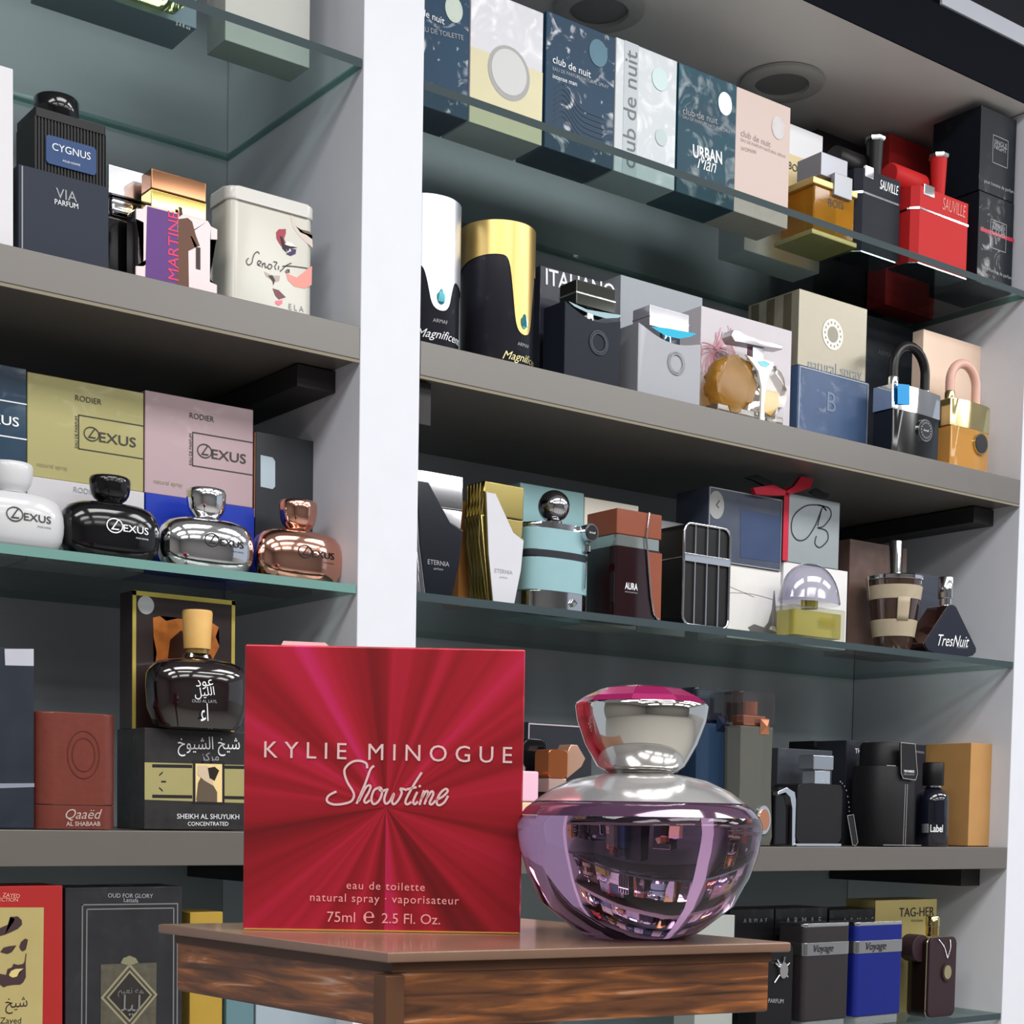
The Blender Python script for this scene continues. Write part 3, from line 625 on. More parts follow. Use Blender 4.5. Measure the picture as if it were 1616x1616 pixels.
flat('print', f.PP([(x/k, 1390+y/k) for x, y in [(72, 800), (92, 765), (130, 748), (196, 745), (160, 775), (142, 812), (110, 822), (88, 815)]]), -.0009, M((200, 182, 120), .4), f.o)
f.t('ZAYED', (4, 1412), (31, 1414), M((226, 160, 140), .4)); f.t('COLLECTION', (-24, 1419), (28, 1420), M((226, 160, 140), .4)); f.t('Zayed', (0, 1612), (33, 1612), BTXT); f.t('\uFEA6\uFEF4\uFEB7', (8, 1588), (43, 1585), BTXT, hs=1.2)
f = Fr('perfume_box', 'tall black wrapped carton with ornate silver diamond panel, left of the wooden stand', 'box', (103, 1401), 288, .016, G4, .05, M((32, 33, 36), .35, wrap=.5, c2=(48, 48, 52), ns=10))
f.t('OUD FOR GLORY', (170, 1413), (241, 1414), GTXT); f.t('Lattafa', (195, 1420), (218, 1421), GTXT)
slv = M((130, 130, 130), .35, .4)
for q in (((129, 1427), (131, 1427), (129, 1700), (127, 1700)), ((279, 1427), (281, 1427), (280, 1700), (278, 1700)), ((129, 1427), (281, 1425), (281, 1427), (129, 1429)), ((136, 1435), (138, 1435), (136, 1700), (134, 1700)), ((273, 1433), (275, 1433), (274, 1700), (272, 1700)), ((137, 1434), (274, 1432), (274, 1434), (137, 1436))): f.patch(q, slv, 'frame_line')
silverp = M((128, 124, 108), .3, .6, c2=(80, 76, 66), ns=30)
f.patch([(159, 1522), (247, 1519), (245, 1700), (158, 1700)], silverp, 'emblem')
for kk, mt_ in ((1.0, M((176, 170, 140), .3, .6)), (.90, M((70, 66, 56), .4)), (.80, M((176, 170, 140), .3, .6)), (.72, M((46, 42, 40), .4))):
    c0 = f.P(204, 1572); rx = .0262*kk; rzz = .0285*kk
    flat('emblem', [(c0[0]-rx, c0[1]), (c0[0], c0[1]-rzz), (c0[0]+rx, c0[1]), (c0[0], c0[1]+rzz)], -.0004-(1-kk)*.002, mt_, f.o)
text(f.o, '\uFEE2\uFEF4\uFECC\uFEE7 \uFEEA\uFEE4', (f.P(185, 1566)), (f.P(226, 1566)), slv, y=-.0016); text(f.o, '\uFEE0\uFEF4\uFEDF', (f.P(190, 1586)), (f.P(220, 1586)), slv, y=-.0016)
flat('emblem', f.PP([(190, 1520), (194, 1512), (204, 1508), (214, 1512), (218, 1519), (204, 1524)]), -.0006, M((150, 148, 120), .3, .5), f.o)
f = Fr('perfume_box', 'yellow gold carton standing behind the left corner of the wooden stand', 'box', (300, 1440), 352, .03, G4, .04, M((168, 140, 58), .4, c2=(156, 124, 50)))
f = Fr('perfume_box', 'grey-teal carton next to the yellow carton, half hidden by the wooden stand', 'box', (358, 1462), 402, .03, G4, .04, M((92, 122, 128), .35, wrap=.3))
f = Fr('perfume_box', 'pale blue-grey wrapped carton behind the wooden stand', 'box', (405, 1470), 560, .03, G4, .04, M((150, 162, 172), .35, wrap=.4))

# ------------------------------------------------------------------ RIGHT BAY, top glass shelf
navy = M((34, 50, 74), .4, wrap=.9, c2=(24, 66, 90), ns=3, spec=.15); o_ = .046
def club(f, ink, tp, mid='CLUB'): pass
f = Fr('perfume_box', 'dark navy carton with pale disc, touching the middle post on the highest shelf', 'box', (626, -48), 741, o_, GZ, .05, navy)
flat('emblem', ell(*f.P(716, 15), .0105, .0125), -.0005, M((190, 200, 190), .3, c2=(150, 160, 150)), f.o); f.t('club de nuit', (640, 8), (701, 34), WTXT); f.t('EAU DE TOILETTE', (660, 44), (731, 60), GTXT)
f = Fr('perfume_box', 'white over pale gold carton with an embossed ring, on the highest shelf', 'box', (744, -25), 858, o_, GZ, .05, M((196, 197, 204), .35, wrap=.25))
f.patch([(0, 0), (1, 0), (1, .55), (0, .55)], M((170, 164, 134), .35, .2), 'gold_panel', px=False)
c0 = f.P(803, 116); flat('emblem', ell(c0[0], c0[1], .0265, .0265), -.0005, M((150, 150, 148), .35), f.o); flat('emblem', ell(c0[0], c0[1]+.001, .0222, .0222), -.0007, M((184, 185, 186), .3), f.o)
f = Fr('perfume_box', 'dark navy wrapped carton with teal disc and wavy print, on the highest shelf', 'box', (863, 16), 971, o_, GZ, .05, navy)
flat('emblem', ell(*f.P(944, 84), .0125, .0138), -.0005, M((20, 90, 112), .3), f.o); f.t('club de nuit', (872, 93), (932, 118), WTXT); f.t('EAU DE PARFUM NATURAL SPRAY', (872, 108), (960, 138), GTXT); f.t('intense man', (872, 120), (910, 133), WTXT)
strokes('print', [[(-f.W*.38+i*.004, f.H*(.12+.04*j)+.02*math.exp(-((i-3)/4)**2)) for i in range(18)] for j in range(7)], .0006, M((18, 30, 50), .4), f.o)
f = Fr('perfume_box', 'white carton with upright grey words and three discs, on the highest shelf', 'box', (973, 58), 1069, o_, GZ, .05, M((192, 198, 203), .35, wrap=.12))
f.patch([(.13, 0), (.36, 0), (.36, 1), (.13, 1)], M((174, 182, 188), .35), px=False)
text(f.o, 'club de nuit', f.uv(.235, .06), f.uv(.235, .94), M((96, 104, 108), .4), y=-.0006)
for px_, py_, r_, c_ in ((1041, 125, .0115, (186, 206, 208)), (1043, 217, .0085, (170, 186, 186)), (1075, 170, .0, (1, 1, 1))):
    if r_: flat('emblem', ell(*f.P(px_, py_), r_, r_*1.05), -.0006, M(c_, .3), f.o)
f = Fr('perfume_box', 'dark teal and navy carton with silver disc and bold white words, on the highest shelf', 'box', (1072, 98), 1163, o_, GZ, .05, M((28, 40, 62), .4, wrap=.2, c2=(20, 84, 98), ns=4, spec=.15))
flat('emblem', ell(*f.P(1144, 164), .0105, .0125), -.0005, M((170, 184, 194), .25, .3), f.o); f.t('club de nuit', (1077, 174), (1132, 191), GTXT); f.t('EAU DE PARFUM NATURAL SPRAY', (1077, 184), (1155, 210), GTXT)
f.t('URBAN', (1093, 238), (1139, 250), WTXT, hs=1.35, bold=.03); f.t('Man', (1100, 254), (1130, 263), WTXT, shear=.4, hs=1.3)
f = Fr('perfume_box', 'pale pink carton with a grey disc, last of the tall row on the highest shelf', 'box', (1163, 136), 1248, o_, GZ, .05, M((202, 182, 174), .4))
flat('emblem', ell(*f.P(1228, 202), .0108, .0128), -.0005, M((160, 156, 158), .3, .3, c2=(120, 116, 116)), f.o); f.t('club de nuit', (1169, 209), (1216, 228), M((166, 150, 148), .4)); f.t('EAU DE PARFUM NATURAL SPRAY', (1169, 220), (1240, 248), M((166, 150, 148), .4)); f.t('WOMAN', (1169, 234), (1193, 240), M((166, 150, 148), .4))
f = Fr('perfume_box', 'plain white carton with cream label standing behind the amber bottle', 'box', (1180, 168), 1299, .125, GZ, .045, M((232, 233, 238), .4))
f.patch([(1200, 226), (1272, 252), (1271, 310), (1200, 290)], M((226, 206, 156), .4), 'label'); f.t('BOIS', (1244, 260), (1266, 271), BTXT, dy=-.0004)
# dark tall carton with round black tube
f = Fr('perfume_box', 'black carton behind the black capped bottle, next to the red carton', 'box', (1290, 203), 1404, .185, GZ, .06, M((26, 28, 33), .3, wrap=.3))
# amber square bottle with silver block cap
g = Fr('perfume_bottle', 'square amber glass bottle with grey block cap on the highest glass shelf', 'bottle', (1288, 272), 1355, .036, GZ, .055, root='e')
goldp = M((206, 180, 116), .3, .5)
box('base_plate', -g.W/2-.004, g.W/2, 0, .062, 0, .006, M((196, 176, 116), .35, .3), g.o, .001)
box('bottle_body', -g.W/2+.001, g.W/2-.003, .003, .056, .0062, g.H-.012, M((240, 176, 40), .06, tr=.75, ior=1.35, c2=(222, 150, 30)), g.o, .002)
box('top_plate', -g.W/2-.003, g.W/2, .001, .058, g.H-.0118, g.H-.004, goldp, g.o, .001)
lathe('collar', [(.014, g.H-.004), (.014, g.H+.003)], goldp, g.o, 0, .028)
box('cap', -g.W*.30, g.W*.32, .006, .045, g.H+.003, g.H+.030, M((150, 152, 160), .35, .4), g.o, .001)
box('cap_band', -g.W*.08, g.W*.34, -.001, .0055, g.H-.018, g.H+.008, M((150, 152, 158), .35, .4), g.o, .0008)
g.t('BOIS', (1307, 319), (1331, 325), BTXT, dy=.003)
def jerrycan(p, pxr, topY, bodym, label, neckm, off):
    g = Fr('perfume_bottle', label, 'bottle', p, pxr, off, GZ, .04, root='e', group='canister bottles with chrome-rimmed necks on the highest shelf')
    oct_ = [(-g.W/2, .008), (-g.W/2+.008, 0), (g.W/2, 0), (g.W/2, .03), (g.W/2-.008, .04), (-g.W/2, .04)]
    prism('bottle_body', oct_, .0015, g.H*.70, bodym, g.o, axis='z', smooth=False)
    prism('base_plate', [(x*1.02, y) for x, y in oct_], 0, .0014, CHROME, g.o, axis='z', smooth=False)
    prism('band', [(x*1.02, y-.0004 if y == 0 else y) for x, y in oct_], g.H*.701, g.H*.725, CHROME, g.o, axis='z', smooth=False)
    prism('shoulder', oct_, g.H*.726, g.H, bodym, g.o, axis='z', smooth=False)
    t = lab = text(g.o, 'SAUVILLE', g.uv(.50, .88), g.uv(.95, .88), M((200, 200, 205), .3, .5) if bodym is not REDB else M((214, 130, 120), .4), y=-.0005, shear=.2, hs=2.0)
    zt_ = onY((p[0]+pxr)/2, topY, g.Y+.02).z-GZ
    box('clip', -g.W*.36, -g.W*.16, -.001, .004, g.H*.90, g.H+.004, CHROME, g.o, .0008)
    bm = bmesh.new(); n = 26; xa, xb = -g.W*.62, -g.W*.02; rr_ = .0155; zc_ = g.H+.017
    ra = [[bm.verts.new((x_, .034+q_*math.sin(2*PI*i/n), zc_+q_*math.cos(2*PI*i/n))) for i in range(n)] for x_, q_ in ((xa, rr_*.9), (xa+.002, rr_), (xb-.001, rr_), (xb, rr_*.93))]
    for r0, r1 in zip(ra, ra[1:]):
        for i in range(n): bm.faces.new((r0[i], r0[(i+1) % n], r1[(i+1) % n], r1[i]))
    bm.faces.new(ra[0][::-1]); bm.faces.new(ra[-1])
    bm2('handle_roll', bm, neckm, g.o, True)
    lathe('neck', [(.0085, g.H), (.0085, g.H+.001), (.0105, zt_-.006)], neckm, g.o, g.W*.10, .016, seg=24)
    lathe('cap_rim', [(.0115, zt_-.0058), (.0128, zt_-.004), (.0128, zt_-.001), (.0105, zt_)], M((236, 238, 240), .1, 1), g.o, g.W*.10, .016, seg=8, smooth=False)
    return g
REDB = M((188, 40, 42), .5, spec=.12)
jerrycan((1356, 262), 1421, 224, M((26, 31, 42), .45, spec=.12), 'black canister shaped bottle with white neck rim on the highest glass shelf', BLACKM, .040)
jerrycan((1446, 290), 1528, 250, REDB, 'red canister shaped bottle with white neck rim on the highest glass shelf', REDB, .022)
f = Fr('perfume_box', 'bright red carton behind the red canister shaped bottle', 'box', (1405, 210), 1505, .150, GZ, .032, M((204, 54, 56), .35, wrap=.3))
g = empty('cap_sleeve', (onY(1358, 255, YF+.075).x, YF+.07, GZ+.128), 'round black tube end beside the neck of the black canister bottle', 'sleeve')
for py in (1,):
    def xt(name, r0, x0, x1, m, o):
        bm = bmesh.new(); n = 28; A_ = []; B_ = []
        for i in range(n):
            a = 2*PI*i/n; A_.append(bm.verts.new((x0, r0*math.cos(a), r0*math.sin(a)))); B_.append(bm.verts.new((x1, r0*math.cos(a), r0*math.sin(a))))
        for i in range(n): bm.faces.new((A_[i], A_[(i+1) % n], B_[(i+1) % n], B_[i]))
        bm.faces.new(A_[::-1]); bm.faces.new(B_); return bm2(name, bm, m, o, True)
bpy.data.objects.remove(g)
f = Fr('perfume_box', 'black carton with small framed label, upper of two at the right end', 'box', (1549, 165), 1605, .020, onY(1546, 300, YF+.020).z+.0004, .075, M((22, 26, 34), .4, wrap=.2, spec=.12))
def armlab(f, pts, s1, s2):
    q = f.PP(pts); x0, x1 = q[0][0], q[1][0]; z1, z0 = q[0][1], q[2][1]
    for r_ in ((x0, x1, z1-.0008, z1), (x0, x1, z0, z0+.0008), (x0, x0+.0008, z0, z1), (x1-.0008, x1, z0, z1)): flat('frame_line', [(r_[0], r_[2]), (r_[1], r_[2]), (r_[1], r_[3]), (r_[0], r_[3])], -.0004, GTXT, f.o)
    text(f.o, s1, (x0+.003, z1-.008), (x1-.003, z1-.008), GTXT); text(f.o, s2, (x0+.003, z1-.014), (x1-.003, z1-.014), GTXT)
armlab(f, [(1567, 212), (1591, 225), (1591, 267)], 'SINGLE', 'NIGHT'); f.t('pour homme de parfum', (1553, 286), (1599, 304), GTXT)
f = Fr('perfume_box', 'black carton with small framed label and red line, lower of two at the right end', 'box', (1546, 300), 1601, .020, GZ, .075, M((24, 27, 35), .4, wrap=.2, spec=.12), zt=onY(1546, 300, YF+.020).z)
armlab(f, [(1563, 345), (1588, 360), (1588, 400)], 'ARMAF', 'CLUB'); f.patch([(1547, 358), (1600, 377), (1600, 383), (1547, 364)], M((170, 30, 60), .4)); f.t('pour homme de parfum', (1550, 422), (1596, 440), GTXT)

# RIGHT BAY, taupe shelf
def drip(label, x0p, x1p, top, capm, drop_px, zlow_py, wave_py, ink, off, hang):
    """cylinder carton: dark body and metallic sleeve whose lower rim hangs down in a drop"""
    X, Rr = roundfit(x0p, x1p, 450, off, 1.0)
    Ht = onY((x0p+x1p)/2, top, YF+off).z-S1
    o = empty('perfume_box', (X, YF+off+Rr, S1+.0002), label, 'box', 'cylinder cartons with dripping metallic sleeves')
    lathe('carton_body', [(Rr-.0008, 0), (Rr, .001), (Rr, Ht-.002), (Rr-.002, Ht-.001)], M((34, 34, 42), .3, wrap=.5), o, seg=64)
    zw = onY(x0p+20, wave_py, YF+off+.01).z-S1; zl = onY(drop_px, zlow_py, YF+off+.005).z-S1
    xd = onY(drop_px, zlow_py, YF+off+.008).x-X; ad = math.asin(max(-.95, min(.95, xd/Rr)))
    bm = bmesh.new(); n = 160; T = []; Bt = []; T2 = []
    for i in range(n):
        th = -PI+2*PI*(i+.5)/n
        d = th-ad; hw = .34
        z = zw+.012*math.cos(d*1.0+.9)
        if abs(d) < hw*2.4:
            q = abs(d)/hw
            sfun = 1.0/(1+math.exp((q-1.15)*7))
            z = z*(1-sfun)+(zl+ (1-math.sqrt(max(0, 1-min(1, q)**2)))*.012)*sfun
        s, c = math.sin(th), -math.cos(th); ro = Rr+.0009
        T.append(bm.verts.new((ro*s, ro*c, Ht))); T2.append(bm.verts.new(((Rr-.003)*s, (Rr-.003)*c, Ht+.0008))); Bt.append(bm.verts.new((ro*s, ro*c, z)))
    K_ = 12; rows = [T]
    for k_ in range(1, K_): rows.append([bm.verts.new(T[i].co.lerp(Bt[i].co, k_/K_)) for i in range(n)])
    rows.append(Bt)
    for r0, r1 in zip(rows, rows[1:]):
        for i in range(n): bm.faces.new((r0[i], r0[(i+1) % n], r1[(i+1) % n], r1[i]))
    for i in range(n): bm.faces.new((T2[i], T2[(i+1) % n], T[(i+1) % n], T[i]))
    bm.faces.new(T2)
    bm2('sleeve', bm, capm, o, True)
    fn = lambda q: ((Rr+.0016)*math.sin(q[0]/Rr), -(Rr+.0016)*math.cos(q[0]/Rr), q[2])
    bm = bmesh.new(); c0 = zl+.013
    jew = [(ad*Rr+.0045*math.sin(t)*(1 if math.cos(t) < .6 else .55), 0, c0+.0075*math.cos(t)) for t in [2*PI*i/14 for i in range(14)]]
    bm.faces.new([bm.verts.new(fn(v)) for v in jew]); bm2('jewel', bm, M((30, 120, 130), .1, .5, coat=1), o)
    fn2 = lambda q: ((Rr+.0008)*math.sin(q[0]/Rr), -(Rr+.0008)*math.cos(q[0]/Rr), q[2])
    text(o, 'Magnificent', (ad*Rr-.024, zl-.024), (ad*Rr+.030, zl-.024), ink, fn=fn2, shear=.45); text(o, 'ARMAF', (ad*Rr-.008, zl-.010), (ad*Rr+.008, zl-.010), GTXT, fn=fn2)
drip('silver-sleeved cylinder carton touching the middle post on the taupe shelf', 610, 725, 300, M((214, 218, 228), .33, .8), 688, 492, 430, WTXT, .012, 0)
drip('gold-sleeved cylinder carton on the taupe shelf', 727, 843, 341, M((200, 172, 108), .33, .85), 819, 530, 412, M((200, 190, 140), .3, .5), .012, 0)
f = Fr('perfume_box', 'black carton with white capitals behind the black scooped-top bottle', 'box', (853, 418), 978, .07, S1, .05, M((40, 42, 56), .3, wrap=.25))
f.t('ITALIANO', (861, 436), (970, 462), WTXT, hs=1.1, bold=.01)
f = Fr('perfume_box', 'grey wrapped carton behind the grey scooped-top bottle', 'box', (980, 433), 1109, .095, S1, .05, M((150, 156, 164), .35, wrap=.2))
def scoop(p, pxr, low, body, label, capc, capsz, inlay, off, capz):
    g = Fr('perfume_bottle', label, 'bottle', p, pxr, off, S1, .036, root='e', group='scooped-top bottles with flat block caps')
    pts = [(-g.W/2, 0), (g.W/2, 0)]
    dip = .010
    for i in range(15):
        t = i/14; pts.append((g.W/2-g.W*t, g.H-.006+ (.006)*t - dip*math.sin(PI*t)))
    prism('bottle_body', pts, 0, .036, body, g.o, bev=.001)
    pts2 = [(g.W/2-g.W*i/14, g.H-.006+.006*i/14-dip*math.sin(PI*i/14)-.0005) for i in range(15)]
    pts2 = pts2+[(g.W/2-g.W*i/14, g.H-.0105+.006*i/14-dip*1.25*math.sin(PI*i/14)+.004) for i in range(14, -1, -1)]
    c = g.uv(.60, .56)
    for r0, r1 in ((.0125, .0112), (.0105, .0088)):
        n = 30; bm = bmesh.new()
        A_ = [bm.verts.new((c[0]+r0*math.cos(2*PI*i/n), -.0012, c[1]+r0*math.sin(2*PI*i/n))) for i in range(n)]; B_ = [bm.verts.new((c[0]+r1*math.cos(2*PI*i/n), -.0012, c[1]+r1*math.sin(2*PI*i/n))) for i in range(n)]
        for i in range(n): bm.faces.new((A_[i], B_[i], B_[(i+1) % n], A_[(i+1) % n]))
        bm2('emblem', bm, capsz, g.o)
    flat('top_inlay', pts2[:15]+[(x, z) for x, z in [(-g.W/2+.002, g.H-.0015), ]], -.0016, inlay, g.o) if False else None
    z0 = g.H-.008
    lathe('neck', [(.0065, z0), (.0065, z0+.010)], CHROME, g.o, g.W*.1, .018, seg=20)
    a = g.P(capz[0], capz[1], .006); b2 = g.P(capz[2], capz[1], .006); zt_ = a[1]; zb_ = z0+.010
    box('cap', a[0], b2[0], .006, .034, zb_, zt_, capc, g.o, .0008)
    box('cap_trim', a[0]-.0003, b2[0]+.0003, .0057, .0343, zb_+(zt_-zb_)*.45, zb_+(zt_-zb_)*.52, CHROME, g.o, .0003)
    return g
g = scoop((892, 474), 980, 0, M((28, 32, 44), .45, spec=.15), 'black scooped-top bottle with dark flat cap on the taupe shelf', M((40, 44, 36), .15, .5, coat=1), M((50, 54, 66), .3), M((110, 134, 140), .2, .5), .014, (910, 440, 972))
pts = g.PP([(896, 476), (925, 489), (980, 498), (975, 502), (955, 503), (930, 496), (905, 484)]); flat('top_inlay', pts, -.0014, M((128, 152, 158), .3, .4), g.o)
g = scoop((1008, 508), 1107, 0, M((150, 152, 158), .4, .2), 'grey scooped-top bottle with turquoise inlay on the taupe shelf', M((196, 196, 202), .15, .7), M((140, 142, 150), .3), M((0, 170, 205), .3), .014, (1026, 480, 1088))
pts = g.PP([(1026, 516), (1050, 518), (1098, 527), (1088, 532), (1070, 535), (1048, 530)]); flat('top_inlay', pts, -.0014, M((0, 168, 205), .3), g.o)
# pink feather carton and butterfly bottle
f = Fr('perfume_box', 'white carton with pink feather print behind the butterfly shaped bottle', 'box', (1107, 482), 1250, .050, S1, .035, M((198, 192, 198), .35, wrap=.08))
random.seed(3)
for cxy, n_, r_ in (((1127, 550), 60, .024), ((1150, 535), 30, .016)):
    c0 = f.P(*cxy)
    for i in range(2): pass
    ls = []
    for i in range(n_):
        a = random.uniform(-3.1, 1.6); l = random.uniform(.4, 1)*r_*(1.9 if a < -.9 else 1)
        q0 = (c0[0]+random.uniform(-.002, .002), c0[1]+random.uniform(-.003, .003)); q1 = (q0[0]+l*.6*math.cos(a), q0[1]+l*.6*math.sin(a)+.002); q2 = (q0[0]+l*math.cos(a+.15), q0[1]+l*math.sin(a+.15))
        lim = f.W/2-.002
        ls.append([(max(-lim, min(lim, q[0])), max(.002, min(f.H-.002, q[1]))) for q in (q0, q1, q2)])
    for q_ in range(0, len(ls), 6): strokes('print', ls[q_:q_+6], .0009, M((206, 150, 164), .5), f.o, y=-.0004-.00006*(q_//6))
g = Fr('perfume_bottle', 'butterfly shaped amber bottle with white ribbon band on the taupe shelf', 'bottle', (1130, 560), 1246, .010, S1, .03, root='e')
amb = M((214, 166, 76), .2, tr=.75, ior=1.4, c2=(190, 138, 50), ns=10); clr = M((226, 222, 214), .03, tr=.9, ior=1.4)
def pebb(name, pts, y0, y1, m, o, bev=.008):
    return prism(name, pts, y0, y1, m, o, bev=bev)
L = g.PP([(1133, 595), (1138, 570), (1152, 560), (1176, 560), (1192, 576), (1198, 595), (1195, 620), (1186, 642), (1172, 650), (1150, 646), (1138, 628)])
pebb('wing', smoothline(L+[L[0]], 3)[:-1], .003, .024, amb, g.o)
Rt = g.PP([(1204, 580), (1222, 575), (1238, 582), (1246, 600), (1245, 625), (1236, 650), (1222, 663), (1206, 663), (1203, 640)])
pebb('wing', smoothline(Rt+[Rt[0]], 3)[:-1], .003, .024, clr, g.o)
lq = g.PP([(1208, 616), (1230, 618), (1231, 640), (1218, 656), (1208, 650)]); pebb('liquid', lq, .0015, .0028, M((190, 150, 60), .1, coat=.5), g.o, .0003)
foot = g.PP([(1136, 640), (1200, 655), (1240, 664), (1240, 674)]); box('base', foot[0][0], foot[2][0], .004, .023, 0, foot[2][1]+.004, clr, g.o, .001)
rib = g.PP([(1176, 560), (1190, 566), (1206, 568), (1220, 572), (1219, 582), (1212, 590), (1207, 610), (1205, 640), (1206, 675), (1198, 674), (1200, 640), (1201, 610), (1196, 586), (1186, 572)])
pebb('ribbon_band', rib, -.0012, .0014, M((240, 238, 230), .3, coat=.5), g.o, .0004)
flat('jewel', g.PP([(1194, 571), (1205, 570), (1214, 575), (1208, 580), (1200, 578)]), -.0016, M((40, 130, 150), .15, .4, coat=1), g.o)
a = g.P(1186, 565, .012); b_ = g.P(1204, 545, .012); box('neck', a[0], b_[0], .010, .020, a[1]-.001, b_[1], M((160, 160, 168), .12, .9), g.o, .001)
a = g.P(1154, 545, .008); b_ = g.P(1232, 520, .008)
cap = g.PP([(1152, 530), (1156, 521), (1166, 521), (1172, 530), (1200, 538), (1233, 545), (1233, 552), (1200, 547), (1170, 541), (1158, 540)], .008); pebb('cap', cap, .006, .022, M((196, 192, 198), .2, .5), g.o, .001)
# stacked gold and blue cartons
f = Fr('perfume_box', 'blue frosted carton in clear wrap, under the champagne gold cube', 'box', (1260, 575), 1372, .060, S1, .08, M((74, 96, 130), .35, wrap=.3, c2=(58, 78, 112)))
BH = f.H; strokes('frame_line', [[f.uv(.02, .02), f.uv(.02, .98)], [f.uv(.02, .98), f.uv(.98, .98)], [f.uv(.98, .98), f.uv(.98, .02)]], .0012, M((170, 180, 190), .3), f.o, k=1); f.t('B', (1305, 633), (1319, 637), M((110, 126, 150), .4))
f = Fr('perfume_box', 'champagne gold cube carton with round white seal, stacked on the blue one', 'box', (1262, 455), 1369, .061, S1+BH+.0002, .085, M((160, 154, 138), .3, .35, wrap=.1))
c0 = f.P(1314, 528)
flat('emblem', ell(c0[0], c0[1], .0185, .0185), -.0004, M((226, 224, 218), .35), f.o); flat('emblem', ell(c0[0], c0[1], .0095, .0095), -.0006, M((150, 146, 132), .35), f.o)
for i in range(14):
    a = 2*PI*i/14; flat('emblem', ell(c0[0]+.014*math.cos(a), c0[1]+.014*math.sin(a), .0014, .0018, 6), -.0006, M((150, 146, 132), .35), f.o)
f.t('natural spray', (1275, 576), (1360, 594), GTXT)
for x0 in (.012, .040, .066): box('side_stripe', -f.W/2-.0005, -f.W/2-.0001, x0, x0+.013, .002, f.H-.002, M((104, 96, 80), .3, .3), f.o, 0)
f = Fr('perfume_box', 'smoky black carton behind the black padlock bottle', 'box', (1369, 497), 1490, .150, S1, .05, M((40, 43, 50), .35, wrap=.2, c2=(62, 66, 74), ns=6))
f.t('ARMAF', (1385, 555), (1410, 563), M((110, 114, 122), .4), hs=1)
f = Fr('perfume_box', 'pale peach carton behind the gold padlock bottle', 'box', (1458, 519), 1561, .070, S1, .018, M((232, 206, 186), .4, coat=.3))
def padlock(p, pxr, bandm, bodym, shm, label, off, sh_top, bandb, med, word, depth=.034):
    g = Fr('perfume_bottle', label, 'bottle', p, pxr, off, S1, depth, root='e', group='padlock shaped perfume bottles')
    zb = g.P(p[0], bandb)[1]; n = 10
    arc = [(-g.W/2+g.W*i/n, .0045*(1-math.sin(PI*i/n))) for i in range(n+1)]+[(g.W/2, depth), (-g.W/2, depth)]
    prism('bottle_body', [(x*.96, y) for x, y in arc], 0, zb-.0012, bodym, g.o, axis='z', bev=.0008)
    prism('band', arc, zb-.001, g.H, bandm, g.o, axis='z', bev=.0008)
    zt_ = g.P((p[0]+pxr)/2, sh_top, depth/2)[1]; rs = g.W*.33; zc = zt_-rs-.0055
    cy = depth*.5
    pts = [(-rs, cy, g.H), (-rs, cy, g.H+.006)]+[(-rs*math.cos(t*PI/16), cy, zc+rs*math.sin(t*PI/16)) for t in range(17)]+[(rs, cy, g.H+.004), (rs, cy, g.H)]
    tube('shackle', pts, .0058, shm, g.o, 14)
    lathe('ferrule', [(.0066, g.H), (.0066, g.H+.011), (.0058, g.H+.0125)], bandm, g.o, -rs, cy, seg=20); lathe('ferrule', [(.0066, g.H), (.0066, g.H+.005)], bandm, g.o, rs, cy, seg=20)
    c = g.P(*med)
    bm = bmesh.new(); 
    md = prism('medallion', ell(c[0], c[1], .0135, .0135, 32), -.0028, .002, bandm, g.o)
    mf = prism('medallion_face', ell(c[0], c[1], .0118, .0118, 32), -.0034, -.0029, M((24, 24, 30), .3), g.o)
    if word:
        for i in range(16):
            a = 2*PI*i/16; flat('lettering', ell(c[0]+.0092*math.cos(a), c[1]+.0092*math.sin(a), .0009, .0012, 6), -.0037, GTXT, mf)
        text(mf, 'Armaf', (c[0]-.005, c[1]), (c[0]+.005, c[1]), WTXT, y=-.0037)
    return g
g = padlock((1413, 603), 1489, CHROME, BLACKG, M((26, 24, 26), .3), 'black padlock shaped bottle with chrome band on the taupe shelf', .012, 544, 642, (1458, 680), True)
flat('sticker', g.PP([(1414, 606), (1433, 608), (1433, 640), (1414, 638)], .003), .0006, M((0, 140, 205), .3), g.o)
g2 = padlock((1505, 626), 1567, M((222, 204, 150), .12, 1), M((230, 176, 96), .06, tr=.55, ior=1.35), M((214, 170, 156), .35), 'amber padlock shaped bottle with gold band on the taupe shelf', .012, 572, 668, (1546, 701), False)

